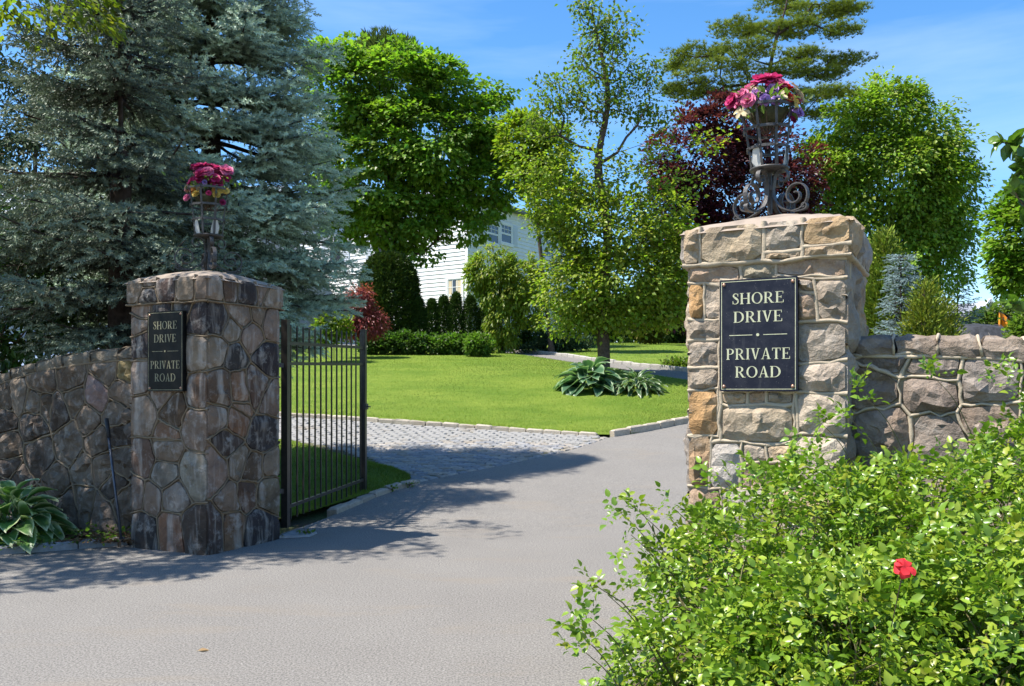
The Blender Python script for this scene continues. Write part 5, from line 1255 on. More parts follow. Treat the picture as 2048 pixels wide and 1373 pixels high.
shrub('low_shrub', 'dark bush in the shade at the foot of the purple tree', 'shrub', gb(1350, 41), px_lobes([(1340, 640, 35, 40), (1375, 650, 35, 40)], 41), 117, 2600, .2, DK, csize=.15, stems=3)
shrub('garden_bush', 'loose green bush in front of the far gabled house', 'shrub', gb(1975, 45), px_lobes([(1960, 645, 22, 18), (1985, 640, 18, 22), (2030, 630, 30, 24), (1975, 655, 30, 14)], 45), 118, 3200, .24, [(.10, .15, .03), (.13, .18, .04)], csize=.2, stems=3)
shrub('garden_bush', 'bright green bush above the right wall coping at the picture edge', 'shrub', gb(2040, 20), px_lobes([(2040, 672, 22, 18), (2060, 650, 25, 25)], 20), 119, 1600, .13, [(.12, .18, .03), (.14, .21, .03)], csize=.1, stems=3)

# ---- rhododendron behind the left wall
BROAD_V = LEAF_V * np.array([.85, 1, 1])
shrub('rhododendron', 'dark glossy rhododendron behind the left wall at the picture edge', 'shrub', (-6.6, 11.0, H(11.)), px_lobes([(20, 590, 105, 130), (-30, 480, 90, 90), (70, 470, 55, 60), (60, 690, 80, 70), (-60, 650, 110, 130), (95, 600, 40, 60)], 10.9), 120, 3800, .14, [(.035, .075, .016), (.045, .095, .02), (.05, .10, .018)], 'glossleaf', clump=12, csize=.13, droop=.35, stems=14, proto=(BROAD_V, LEAF_F), wide=.75, shell=.6)

tree('hemlock', 'dark evergreen showing through the sparse spruce at the left edge', 'tree', gb(70, 24), at(70, 150, 24), px_lobes([(60, 330, 110, 110), (-20, 230, 110, 110), (120, 230, 80, 90), (60, 450, 130, 80), (-80, 420, 100, 110), (180, 400, 60, 80), (60, 130, 60, 60)], 24), 73, 420, 36, .42, .20, [(.045, .075, .03), (.06, .09, .035), (.075, .10, .04)], trunk_r=.22, mat='needle', droop=.6, flat=.5, wide=.55, ntarget=150)
# ------------------------------------------------------------------ hostas: every leaf a part
def hosta_leaf(seed, lw, margin, blue):
    """ribbed cupped leaf along +Y from the origin, 1 long, arching; cream margin in its colour"""
    r = rs(seed); nu, nv = 9, 7; V = []; C = []
    for i in range(nu):
        t = i / (nu - 1); pet = .22; w = 0.012 if t < pet else lw * math.sin(math.pi * min(1, ((t - pet) / (1 - pet)) ** .72 * .985 + .012)) ** .85 + .004
        y = t - .10 * t ** 3; z = .36 * t - .56 * t ** 2.0
        for j in range(nv):
            s_ = -1 + 2 * j / (nv - 1)
            V.append((s_ * w, y, z + .16 * w * abs(s_) ** 1.5 * 2 - .006 * math.cos(s_ * 9) * (t > pet) + r.normal() * .004 + .035 * math.sin(t * 9 + s_ * 2) * abs(s_)))
            g = np.array(blue); mrg = abs(s_) > .80 or t > .96
            C.append(np.array(margin) if (mrg and t > pet) else g * (1 + .12 * math.cos(s_ * 12)))
    F = [(i * nv + j, i * nv + j + 1, (i + 1) * nv + j + 1, (i + 1) * nv + j) for i in range(nu - 1) for j in range(nv - 1)]
    return mk('leaf', V, F, M['glossleaf'], col=np.array(C), smooth=True)
def hosta(label, base, rad, n, seed, lw=.2, margin=(.55, .56, .30), blue=(.055, .115, .05), len_=(.8, 1.1), hump=.6, sx=1.0):
    r = rs(seed); root = thing('hosta', label, 'hosta', base); ms = [hosta_leaf(seed * 7 + k, lw * (1 + .12 * k / 4), margin, np.array(blue) * (.9 + .1 * k)) for k in range(5)]
    for k in range(n):
        q = math.sqrt((k + .5) / n); az = k * 2.39996 + r.normal() * .15; L = rad * r.uniform(*len_) * (.55 + .45 * q)
        start = np.asarray(base, float) + np.array([math.cos(az) * sx, math.sin(az), 0]) * rad * .25 * q + Z3 * rad * hump * (1 - q) * .7
        o = add('leaf', ms[r.randint(5)], root, start)
        el = math.radians(62 * (1 - q) ** 1.2 + 4 + r.normal() * 6)
        o.rotation_euler = (el - .15, r.normal() * .25, az - math.pi / 2); o.scale = (L * r.uniform(.85, 1.15), L, L)
    return root
hosta('green and white edged hosta under the left wall', (at(22, 1070, 8.55)[0], 8.6, .10), .60, 80, 201, lw=.20, margin=(.66, .70, .40), blue=(.095, .185, .05), hump=1.0)
hosta('blue-green hosta with broad leaves at the foot of the crabapple', (at(1178, 790, 21.6)[0], 21.6, H(21.6) + .05), 1.0, 60, 202, lw=.24, margin=(.30, .40, .22), blue=(.055, .12, .06), hump=.75)
hosta('low narrow leaved variegated hosta right of the broad leaved one', (at(1272, 798, 21.4)[0], 21.4, H(21.4) + .05), .80, 110, 203, lw=.075, margin=(.42, .47, .30), blue=(.06, .12, .05), hump=.55)
# ------------------------------------------------------------------ bed weeds and litter
r = rs(210)
def scatter_on(px0, px1, Y0, Y1, n, r): 
    Y = r.uniform(Y0, Y1, n); px = r.uniform(px0, px1, n); return np.c_[(px - 1024) / FPX * Y, Y, H(Y) + .06]
P = scatter_on(0, 262, 8.35, 9.4, 900, r); n = len(P); d = nrm(np.c_[r.normal(size=(n, 2)), r.normal(size=n) * .3]); up = nrm(Z3 + r.normal(size=(n, 3)) * .35); X = nrm(np.cross(d, up)); s_ = r.uniform(.03, .07, (n, 1)); P[:, 2] += r.uniform(0, .03, n)
V, F, C = instance(LEAF_V, LEAF_F, P, X * s_, d * s_, np.cross(X, d) * s_ * 1.5, np.array([(.16, .085, .04), (.11, .065, .035), (.20, .12, .06)])[r.randint(3, size=n)])
add('leaf_litter', mk('leaf_litter', V, F, M['litter'], col=C), kind='stuff', label='brown dry leaves lying under the left wall', category='leaf litter')
def weed(label, c, n, rad, h, seed, leaf=.05, col=(.12, .19, .03)):
    r = rs(seed); root = thing('weed', label, 'weed', c); c = np.asarray(c, float)
    P = c + np.c_[r.normal(size=(n, 2)) * rad, np.abs(r.normal(size=n)) * h]; d = nrm(P - c + r.normal(size=(n, 3)) * .1 + np.array([0, 0, -.02])); up = nrm(Z3 + r.normal(size=(n, 3)) * .3); X = nrm(np.cross(d, up)); s_ = leaf * r.uniform(.6, 1.2, (n, 1))
    V, F, C = instance(LEAF_V, LEAF_F, P, X * s_ * 1.3, d * s_, np.cross(X, d) * s_, np.array(col) * r.uniform(.6, 1.35, (n, 1))); add('foliage', mk('foliage', V, F, M['leaf'], col=C), root, kind='stuff')
    mb = MB()
    for k in range(0, n, 3): mb.tube([c + r.normal(size=3) * .01, (c + P[k]) / 2 + Z3 * .02, P[k]], .0025, 4)
    add('stems', mb.mesh('stems', M['twig']), root)
for k, (x, y, Y, lab) in enumerate(((165, 1040, 8.75, 'weed clump in the litter between hosta and leaning pole'), (118, 1065, 8.5, 'low weeds at the right foot of the left hosta'), (205, 1085, 8.48, 'weed tuft growing over the kerb near the dark pillar'), (55, 1108, 8.2, 'weed tuft between kerb stones at the left edge'), (250, 1035, 8.8, 'small weed beside the base of the leaning pole'), (85, 1090, 8.3, 'trailing weeds over the kerb below the hosta'))):
    c = at(x, y, Y); c[2] = .06; weed(lab, c, 55, .10, .055, 220 + k, .045)
for k, (x, Y, lab) in enumerate(((545, 9.0, 'grass tuft at the right foot of the dark pillar'), (612, 9.15, 'weed tuft beside the small grey slab'), (770, 12.0, 'grass tuft on the verge kerb past the gate'), (805, 12.3, 'second grass tuft on the verge kerb past the gate'))):
    weed(lab, (at(x, 900, Y)[0] + (.0 if k < 2 else .1), Y, H(Y) + .02), 30, .05, .03, 230 + k, .04, (.11, .17, .02))

# ------------------------------------------------------------------ rose bush in the right foreground
LOB = [(2.45, 4.25, .50, 1.0, .75, .78, 1.3), (1.55, 4.35, .50, .75, .60, .70, 1.2), (1.04, 4.25, .42, .44, .50, .48, 1.), (.88, 3.60, .20, .50, .50, .42, 1.1), (1.55, 3.45, .35, .80, .55, .56, 1.3), (2.1, 3.3, .45, .8, .5, .62, 1.2), (1.12, 2.95, .08, .56, .45, .42, .8), (1.7, 4.75, .75, .28, .25, .50, .35), (2.85, 4.55, .95, .35, .35, .52, .6), (2.15, 4.6, .75, .4, .35, .46, .5)]
r = rs(240); rose = thing('rose_bush', 'sprawling light green rose bush filling the right foreground', 'rose bush', (1.6, 4.0, .03))
C, k = pts_in_lobes(LOB, 3500, r, .74); L6 = np.array([l[:6] for l in LOB]); out = nrm((C - L6[k, :3]) / L6[k, 3:6])
C[:, 2] = np.maximum(C[:, 2], .06 + r.uniform(0, .15, len(C))); keep = (C[:, 2] < 1.52) & (np.linalg.norm(C - at(1812, 1135, 2.95), axis=1) > .16); C = C[keep]; out = out[keep]
# arching shoots that break the outline
sh = [at(1240, 1025, 4.35), at(1285, 1030, 4.4), at(1345, 1015, 4.4), at(1262, 1070, 4.3), at(1150, 1262, 3.5), at(1165, 1300, 3.4), at(1215, 1190, 3.7), at(1640, 845, 4.6), at(1700, 838, 4.6), at(1735, 800, 4.65), at(1868, 755, 4.7), at(2010, 745, 4.6), at(2035, 760, 4.5), at(1450, 965, 4.45), at(1395, 1030, 4.4), at(1180, 1235, 3.6)]
sh = np.array(sh); C = np.vstack([C, sh, sh + r.normal(size=sh.shape) * .05]); out = np.vstack([out, np.tile(nrm(np.array([-.4, -.2, .8])), (2 * len(sh), 1))]); K = len(C)
# compound leaves: rachis with 5-7 leaflets
nl = 4; rep = np.repeat(np.arange(K), nl); n = len(rep)
rd = nrm(out[rep] * .8 + r.normal(size=(n, 3)) * .65 + Z3 * .15); ro = C[rep] + r.normal(size=(n, 3)) * .03
LP_, LD, LS, LU = [], [], [], []
up0 = nrm(Z3 * 1.1 + out[rep] * .6 + r.normal(size=(n, 3)) * .35); sx = nrm(np.cross(rd, up0)); upn = np.cross(sx, rd); rl = r.uniform(.075, .12, (n, 1))
for t, side, s_ in ((.35, 1, .75), (.35, -1, .75), (.72, 1, .95), (.72, -1, .95), (1., 0, 1.15)):
    p = ro + rd * rl * t + sx * side * .006 - Z3 * .02 * t * t; dd = nrm(rd * (.45 if side else 1) + sx * side * .9 + r.normal(size=(n, 3)) * .16 - Z3 * .12)
    LP_.append(p); LD.append(dd); LS.append(.039 * s_ * r.uniform(.72, 1.28, n)); LU.append(nrm(upn + r.normal(size=(n, 3)) * .28))
P = np.concatenate(LP_); D = np.concatenate(LD); S_ = np.concatenate(LS); U = np.concatenate(LU); X = nrm(np.cross(D, U)); U = np.cross(X, D); n5 = len(P)
RL_V = np.array([(0, 0, 0), (-.21, .14, .07), (-.32, .40, .13), (-.21, .72, .06), (0, 1.05, -.16), (.21, .72, .06), (.32, .40, .13), (.21, .14, .07), (0, .42, .02), (0, .75, -.04)], float)
RL_F = np.array([(0, 8, 1), (1, 8, 2), (2, 8, 3), (3, 8, 9), (3, 9, 4), (4, 9, 5), (5, 9, 8), (5, 8, 6), (6, 8, 7), (7, 8, 0)])
rc = np.array([(.175, .275, .024), (.145, .245, .022), (.205, .30, .028), (.25, .325, .03), (.12, .21, .022)]); young = np.tile(r.uniform(0, 1, n) < .07, 5)
col = rc[np.tile(r.randint(5, size=n), 5)] * r.uniform(.8, 1.2, (n5, 1)); col[young] = np.array([.27, .30, .03]) * r.uniform(.8, 1.1, (young.sum(), 1))
# the 300 leaflets that show largest are parts of their own
d2 = np.linalg.norm(P - np.array([0, 0, EYE]), axis=1); pxx = 1024 + FPX * P[:, 0] / P[:, 1]; pyy = HZN - FPX * (P[:, 2] - EYE) / P[:, 1]
vis = (pxx > 0) & (pxx < 2048) & (pyy < 1373); cell = (pxx // 34).astype(int) * 1000 + (pyy // 34).astype(int); order = np.argsort(d2); seen = set(); front = []
face = np.abs(np.sum(U * nrm(P - np.array([0, 0, EYE])), 1)) * S_ / d2
for i in order:
    if vis[i] and cell[i] not in seen: seen.add(cell[i]); front.append(i)
front = np.array(front); front = front[np.argsort(-face[front])][:300]; mask = np.ones(n5, bool); mask[front] = False
RS_V = np.array([(0, 0, 0), (-.29, .24, .09), (-.27, .64, .09), (0, 1.05, -.16), (.27, .64, .09), (.29, .24, .09), (0, .5, .0)], float)
V, F, Cc = instance(RS_V, LEAF_F, P[mask], X[mask] * S_[mask, None], D[mask] * S_[mask, None], U[mask] * S_[mask, None], col[mask])
add('foliage', mk('foliage', V, F, M['glossleaf'], col=Cc, smooth=True), rose, kind='stuff')
lm = [mk('leaf', RL_V, RL_F, M['glossleaf'], col=np.tile(c_, (len(RL_V), 1)), smooth=True) for c_ in list(rc) + [np.array([.25, .29, .03])]]
for i in front:
    o = add('leaf', lm[5 if young[i] else r.randint(5)], rose, P[i]); Mx = Matrix((X[i], D[i], U[i])).transposed()
    o.rotation_mode = 'QUATERNION'; o.rotation_quaternion = Mx.to_quaternion(); o.scale = (S_[i],) * 3
print('rose leaflets', n5)
# canes
roots = np.array([(1.0, 3.9, 0), (1.5, 3.7, 0), (1.9, 4.2, 0), (2.3, 3.9, 0), (1.3, 4.3, 0), (2.6, 4.4, 0), (1.2, 3.3, 0), (2.0, 3.5, 0)]); mb = MB()
for i in r.choice(K, 420, replace=False):
    b_ = roots[np.argmin(np.linalg.norm((roots - C[i]) * np.array([1, 1, 0]), axis=1))] + r.normal(size=3) * np.array([.08, .08, 0]); e = C[i]; mdl = (b_ + e) / 2 + np.array([0, 0, .12 + .1 * r.uniform()]) + r.normal(size=3) * .05
    Q = catmull([b_, mdl, e], 3); mb.tube(Q, np.linspace(.0055, .0018, len(Q)), 4, cap=False)
for p in sh: b_ = p + np.array([.25, .05, -.35]); Q = catmull([b_, (b_ + p) / 2 + np.array([0, 0, .05]), p], 3); mb.tube(Q, np.linspace(.004, .0015, len(Q)), 4)
add('cane', mb.mesh('cane', flatmat('green_cane', (.13, .115, .05), .7, 0, .3, .4, 15)), rose)
# its one red flower
c0 = at(1812, 1135, 2.95); o = add('flower', flower_mesh('rose5', (.80, .045, .055), 1), rose, c0, label='single red flower'); o.rotation_euler = (.8, .15, .2); o.scale = (.075,) * 3
mb = MB(); mb.tube([c0 + np.array([0, 0.005, -.002]), c0 + np.array([.005, .05, -.06]), c0 + np.array([.02, .18, -.30])], .002, 5); add('flower_stem', mb.mesh('flower_stem', M['twig']), rose)

# tall leafy shrub at the right edge with one shoot in view
r = rs(250); root = thing('edge_shrub', 'broad leaved shrub with shoots reaching in at the right edge', 'shrub', (3.75, 5.55, 0.0))
sp = [[(3.75, 5.55, 0), (3.62, 5.5, 1.6), (3.45, 5.45, 2.7), at(2046, 300, 5.4), at(2000, 285, 5.4)], [(3.75, 5.55, 0), (3.6, 5.5, 1.5), (3.46, 5.45, 2.4), at(2055, 360, 5.4), at(2040, 335, 5.4)], [(3.75, 5.55, 0), (3.55, 5.5, 1.5), at(2075, 480, 5.4), at(2030, 385, 5.4)], [(3.75, 5.55, 0), (3.9, 5.5, 2), (3.9, 5.5, 3.2)], [(3.75, 5.55, 0), (4.2, 5.4, 1.6), (4.4, 5.3, 2.6)], [(3.75, 5.55, 0), (3.6, 5.45, 1.4), at(2065, 640, 5.4), at(2020, 605, 5.4)]]
mb = MB(); P, D = [], []
for q in sp:
    Q = catmull(q, 6); mb.tube(Q, np.linspace(.014, .003, len(Q)), 5); m_ = len(Q)
    for i in range(int(m_ * .55), m_):
        for _ in range(3 if q is not sp[5] else 2): P.append(Q[i] + r.normal(size=3) * .01); D.append(nrm(r.normal(size=3) * .7 + (Q[i] - Q[i - 1]) * 6 + Z3 * .1))
add('stems', mb.mesh('stems', M['twig']), root)
lm2 = [mk('leaf', RL_V * np.array([1, 1, 1.4]), RL_F, M['glossleaf'], col=np.tile(np.array(c_), (len(RL_V), 1)), smooth=True) for c_ in ((.085, .16, .022), (.11, .19, .024), (.06, .12, .02))]
for p, d in zip(P, D):
    up = nrm(Z3 + r.normal(size=3) * .4); x = nrm(np.cross(d, up)); u = np.cross(x, d); o = add('leaf', lm2[r.randint(3)], root, p); o.rotation_mode = 'QUATERNION'; o.rotation_quaternion = Matrix((x, d, u)).transposed().to_quaternion(); o.scale = (r.uniform(.07, .12),) * 3

# ------------------------------------------------------------------ white clapboard house
hc = np.array([*at(935, 700, 42)[:2], 0.]); hz = H(42.) - .1; th = math.radians(33)
UL = np.array([-math.cos(th), math.sin(th), 0]); UR = np.array([math.sin(th), math.cos(th), 0]); NL = np.array([-math.sin(th), -math.cos(th), 0]); NR = np.array([math.cos(th), -math.sin(th), 0])
house = thing('clapboard_house', 'white clapboard house behind the maple and clipped cones', 'house', [hc[0], hc[1], hz]); EAVE = hz + 7.35; LL, LR = 13.0, 11.0
mb = MB(); V = []
for z in (hz - .5, EAVE):
    for p in (hc, hc + UR * LR, hc + UR * LR + UL * LL, hc + UL * LL): V.append(np.array([p[0], p[1], z]))
mb.raw(V, [(0, 1, 2, 3)[::-1], (4, 5, 6, 7), (0, 1, 5, 4), (1, 2, 6, 5), (2, 3, 7, 6), (3, 0, 4, 7)]); add('wall', mb.mesh('wall', M['white_paint']), house)
Fl = Face(hc, UL, NL); Fr_ = Face(hc, UR, NR)
for f, Ln in ((Fl, LL), (Fr_, LR)):
    k = 0; z = hz + .25
    while z < EAVE - .05:
        e = .205; V = []
        for u in (.10, Ln):
            for zz, d in ((z - .012, .004), (z - .012, .040), (z + .004, .042), (z + e, .012), (z + e, .004)): V.append(f.w(np.array([u, zz]), d))
        add('clapboard', mk('clapboard', V, [(0, 1, 6, 5), (1, 2, 7, 6), (2, 3, 8, 7), (3, 4, 9, 8), (0, 4, 3, 2, 1), (5, 6, 7, 8, 9)], M['white_paint']), house); z += e
    mb = MB(); V = [f.w(np.array([u, z_]), d) for z_ in (hz - .2, EAVE) for u, d in ((-.055, -.02), (-.055, .055), (.11, .055), (.11, -.02))]
    mb.raw(V, [(0, 1, 2, 3)[::-1], (4, 5, 6, 7), (0, 1, 5, 4), (1, 2, 6, 5), (2, 3, 7, 6), (3, 0, 4, 7)]) if f is Fl else None
    if f is Fl: add('corner_board', mb.mesh('corner_board', M['white_paint']), house)
def fbox(mb, f, u0, u1, z0, z1, d0, d1):
    V = [f.w(np.array([u, z]), d) for z in (z0, z1) for u, d in ((u0, d0), (u0, d1), (u1, d1), (u1, d0))]
    return mb.raw(V, [(0, 1, 2, 3), (7, 6, 5, 4), (0, 4, 5, 1), (1, 5, 6, 2), (2, 6, 7, 3), (3, 7, 4, 0)])
def window(f, u0, u1, z0, z1, shutters=(), curtain=False, nx=3, ny=2):
    mb = MB(); t = .10
    fbox(mb, f, u0 - t, u0, z0 - t, z1 + t, 0, .085); fbox(mb, f, u1, u1 + t, z0 - t, z1 + t, 0, .085); fbox(mb, f, u0 - .002, u1 + .002, z1, z1 + t + .004, 0, .087); fbox(mb, f, u0 - t - .04, u1 + t + .04, z0 - t - .05, z0, 0, .13)
    w = add('window', mb.mesh('window', M['white_paint']), house); zm = (z0 + z1) / 2
    mb = MB(); fbox(mb, f, u0, u1, z0, z1, 0.0, .045); add('pane', mb.mesh('pane', M['glass']), w)
    mb = MB(); s_ = .05
    for a, b_ in ((z0, zm), (zm, z1)):
        fbox(mb, f, u0, u0 + s_, a, b_, .044, .070); fbox(mb, f, u1 - s_, u1, a, b_, .044, .070); fbox(mb, f, u0 + s_, u1 - s_, a, a + s_, .044, .068); fbox(mb, f, u0 + s_, u1 - s_, b_ - s_, b_, .044, .068)
    for k in range(1, nx): uu = u0 + (u1 - u0) * k / nx; fbox(mb, f, uu - .014, uu + .014, zm + s_, z1 - s_, .044, .062)
    for k in range(1, ny): zz = zm + (z1 - zm) * k / ny; fbox(mb, f, u0 + s_, u1 - s_, zz - .014, zz + .014, .044, .060)
    add('sash', mb.mesh('sash', M['white_paint']), w)
    if curtain:
        mb = MB(); fbox(mb, f, u0 + .06, u0 + (u1 - u0) * .42, z0 + .06, z1 - .06, .044, .052); fbox(mb, f, u1 - (u1 - u0) * .28, u1 - .06, z0 + .06, z1 - .06, .044, .052); add('curtain', mb.mesh('curtain', M['curtain']), w)
    for sg in shutters:
        a, b_ = (u1 + t + .02, u1 + t + .50) if sg > 0 else (u0 - t - .50, u0 - t - .02)
        mb = MB(); fbox(mb, f, a, b_, z0 - .06, z1 + .06, .03, .075); s_ = add('shutter', mb.mesh('shutter', M['shutter']), house)
        mb = MB()
        for q in range(14): zq = z0 + .06 + (z1 - z0 - .16) * q / 13; fbox(mb, f, a + .06, b_ - .06, zq, zq + .05, .074, .085)
        add('louvre', mb.mesh('louvre', M['shutter']), s_)
a = Fl.px(897, 560); b2 = Fl.px(925, 612); window(Fl, min(a[0], b2[0]) , max(a[0], b2[0]), b2[1] - .25, a[1], curtain=True)
a = Fr_.px(1000, 447); b2 = Fr_.px(1021, 488); window(Fr_, a[0], b2[0], b2[1] - .05, a[1], shutters=(1,))
a = Fr_.px(973, 447); b2 = Fr_.px(995, 488); window(Fr_, a[0], b2[0], b2[1] - .05, a[1], shutters=(-1,))
a = Fr_.px(1090, 447); window(Fr_, a[0], a[0] + .9, b2[1] - .05, b2[1] + 1.2, shutters=(1, -1)); window(Fl, 5.2, 6.1, hz + 4.9, hz + 6.4, shutters=(1, -1)); window(Fl, 8.5, 9.4, hz + 4.9, hz + 6.4, shutters=(1, -1))
ov = .45; A0 = hc - UL * ov - UR * ov; V = []
r0 = lambda u, v, z: np.array([*(hc + UL * u + UR * v)[:2], z])
V = [r0(-ov, -ov, EAVE), r0(LL + ov, -ov, EAVE), r0(LL + ov, LR + ov, EAVE), r0(-ov, LR + ov, EAVE), r0(-ov, -ov, EAVE + .18), r0(LL + ov, -ov, EAVE + .18), r0(LL + ov, LR + ov, EAVE + .18), r0(-ov, LR + ov, EAVE + .18), r0(LL * .42, LR / 2, EAVE + 2.3), r0(LL * .62, LR / 2, EAVE + 2.3)]
mb = MB(); mb.raw(V, [(0, 1, 2, 3), (0, 4, 5, 1), (1, 5, 6, 2), (2, 6, 7, 3), (3, 7, 4, 0), (4, 8, 9, 5), (5, 9, 6), (6, 9, 8, 7), (7, 8, 4)]); rf = add('roof', mb.mesh('roof', M['roof']), house)
mb = MB(); c0 = r0(3.4, 4.5, EAVE + .4); mb.box((-.45, -.7, 0), (.45, .7, 2.4), None, c0); mb.box((-.55, -.8, 2.4), (.55, .8, 2.6), None, c0); add('chimney', mb.mesh('chimney', M['white_paint']), rf)
for u_ in (9.0, 10.2):
    p = hc + UR * u_ + NR * 1.6; mb = MB(); mb.lathe([(0, 0), (.17, 0), (.17, .15), (.12, .2), (.10, 2.4), (.15, 2.5), (.15, 2.65), (0, 2.65)], (p[0], p[1], H(p[1])), 12); add('porch_column', mb.mesh('porch_column', M['white_paint'], smooth=False), house)
mb = MB(); fbox(mb, Fr_, 8.4, 10.8, H(50.) + 2.55, H(50.) + 2.95, 0, 2.0); add('porch_roof', mb.mesh('porch_roof', M['white_paint']), house)

# ------------------------------------------------------------------ far gabled house, cover and flag on the right
fb = np.array([*at(1985, 700, 95)[:2], H(95.)]); far = thing('far_house', 'distant grey roofed house with a white trimmed gable', 'house', fb)
k = 95 / FPX; zr = at(0, 599, 95)[2]; ze = at(0, 632, 95)[2]
mb = MB(); mb.box((-7, 0, -1), (9, 9, ze - fb[2]), None, fb); add('wall', mb.mesh('wall', M['grey_siding']), far)
V = [fb + np.array(q) for q in ((-7.6, -.7, ze - fb[2] - .2), (9.6, -.7, ze - fb[2] - .2), (9.6, 4.5, zr - fb[2]), (-7.6, 4.5, zr - fb[2]), (-7.6, 9.7, ze - fb[2] - .2), (9.6, 9.7, ze - fb[2] - .2))]
mb = MB(); mb.raw(V, [(0, 1, 2, 3), (3, 2, 5, 4), (0, 3, 4), (1, 5, 2), (0, 4, 5, 1)]); add('roof', mb.mesh('roof', M['roof']), far)
ap = at(1979, 600, 94) ; g0 = at(1960, 627, 94); g1 = at(2000, 623, 94); bk = np.array([0, 4.2, 0])
mb = MB(); low = np.array([0, 0, -4.]); mb.raw([g0, g1, ap, g0 + low, g1 + low, ap + bk], [(0, 1, 2), (0, 3, 4, 1), (0, 2, 5), (2, 1, 5)]); gab = add('gable', mb.mesh('gable', M['grey_siding']), far)
for p in (g0, g1):
    mb = MB(); mb.bar(p + np.array([0, -.12, 0]) + (p - ap) * .12, ap + np.array([0, -.12, .03]), .25, .22); add('rake_board', mb.mesh('rake_board', M['white_paint']), gab)
for x0, x1 in ((1966, 1972), (1984, 1991)):
    p = at(x0, 640, 93.8); q = at(x1, 652, 93.8); mb = MB(); mb.box((p[0], 93.7, q[2]), (q[0], 93.95, p[2])); w = add('window', mb.mesh('window', M['white_paint']), far)
    mb = MB(); mb.box((p[0] + .06, 93.66, q[2] + .06), (q[0] - .06, 93.8, p[2] - .06)); add('pane', mb.mesh('pane', M['glass']), w)
# dark mesh cover, hump shaped
r = rs(260); cy = 30.; hw = (2020 - 1888) / 2 / FPX * cy; cx = at(1954, 0, cy)[0]; n = 17; V = []; root = thing('mesh_cover', 'low black mesh cover just above the right wall coping', 'cover', (cx, cy, H(cy)))
for j in range(7):
    for i in range(n):
        t = -1 + 2 * i / (n - 1); s_ = j / 6; top = EYE + (HZN - 648) / FPX * cy - H(cy); hh = top * min(1, (1 - abs(t) ** 4) ** .5 * 1.02 + .0) * math.sin(math.pi * (.18 + .64 * s_)) ** .6 * (1 - .10 * max(0, t))
        V.append((cx + t * hw, cy - 1.0 + 2.0 * s_, H(cy) + (hh if 0 < j < 6 else -.1) + r.normal() * .02))
mb = MB(); mb.raw(V, [(j * n + i, j * n + i + 1, (j + 1) * n + i + 1, (j + 1) * n + i) for j in range(6) for i in range(n - 1)]); add('cloth', mb.mesh('cloth', M['black_mesh'], smooth=True), root)
for t in (-.55, 0., .55):
    mb = MB(); A = np.linspace(0, math.pi, 11); mb.tube([(cx + t * hw, cy - 1.02 * math.cos(a_), H(cy) + (top * .98) * math.sin(a_)) for a_ in A], .02, 5); add('hoop', mb.mesh('hoop', M['iron']), root)
# orange flag with a dark mark, on a leaning staff
fy = 32.; root = thing('garden_flag', 'orange and black cloth flag beyond the right wall', 'flag', gb(1999, fy)); p0 = gb(1999, fy); p1 = at(1999, 622, fy)
mb = MB(); mb.tube([p0, p1], .02, 6); add('staff', mb.mesh('staff', M['iron']), root)
def cloth(px, name, mat, yo, seed):
    V = []; m_ = 9
    for i in range(m_):
        t = i / (m_ - 1)
        for j in range(4):
            s_ = j / 3; a = np.array(px[0]) * (1 - t) * (1 - s_) + np.array(px[1]) * t * (1 - s_) + np.array(px[2]) * t * s_ + np.array(px[3]) * (1 - t) * s_
            V.append(at(a[0], a[1], fy + yo + .10 * math.sin(t * 7 + seed)))
    F = [(i * 4 + j, i * 4 + j + 1, (i + 1) * 4 + j + 1, (i + 1) * 4 + j) for i in range(m_ - 1) for j in range(3)]
    return add(name, mk(name, V, F, mat, smooth=True), root)
cloth(((1999, 624), (2032, 644), (2034, 652), (2002, 655)), 'orange_panel', M['orange_cloth'], 0, 0); cloth(((2001, 623), (2022, 634), (2030, 652), (2024, 645)), 'black_panel', M['dark_cloth'], -.12, 0); cloth(((1998, 625), (2004, 640), (2005, 656), (1996, 660)), 'fold', M['orange_cloth'], -.1, 2)
mb = MB(); A = np.linspace(math.pi, 2 * math.pi, 9); P = [at(2011 + 4 * math.cos(a_), 639 - 4 * math.sin(a_), fy - .22) for a_ in A]; P = [at(2007, 635, fy - .22)] + P + [at(2015, 635, fy - .22)]; mb.tube(P, .022, 5); add('emblem', mb.mesh('emblem', M['dark_cloth']), root)

# ------------------------------------------------------------------ things glimpsed through the spruces on the left
gh = np.array([-19., 40., H(40.)]); gr = thing('grey_house', 'pale grey house glimpsed through the spruces on the left', 'house', gh)
mb = MB(); mb.box((-10, 0, -1), (6.5, 9, 4.6), None, gh); add('wall', mb.mesh('wall', M['grey_siding']), gr)
V = [gh + np.array(q) for q in ((-10.6, -.7, 4.4), (7.1, -.7, 4.4), (7.1, 4.5, 8.6), (-10.6, 4.5, 8.6), (-10.6, 9.7, 4.4), (7.1, 9.7, 4.4))]
mb = MB(); mb.raw(V, [(0, 1, 2, 3), (3, 2, 5, 4), (0, 3, 4), (1, 5, 2), (0, 4, 5, 1)]); add('roof', mb.mesh('roof', flatmat('pale_slate', (.27, .31, .37), .6, 0, .4, .15, 5)), gr)
for x in (-6.5, -2.5, 1.5, 4.5):
    mb = MB(); mb.box((x, -.06, 1.2), (x + 1.1, .02, 3.0), None, gh); w = add('window', mb.mesh('window', M['white_paint']), gr); mb = MB(); mb.box((x + .08, -.09, 1.3), (x + 1.02, 0, 2.9), None, gh); add('pane', mb.mesh('pane', M['glass']), w)
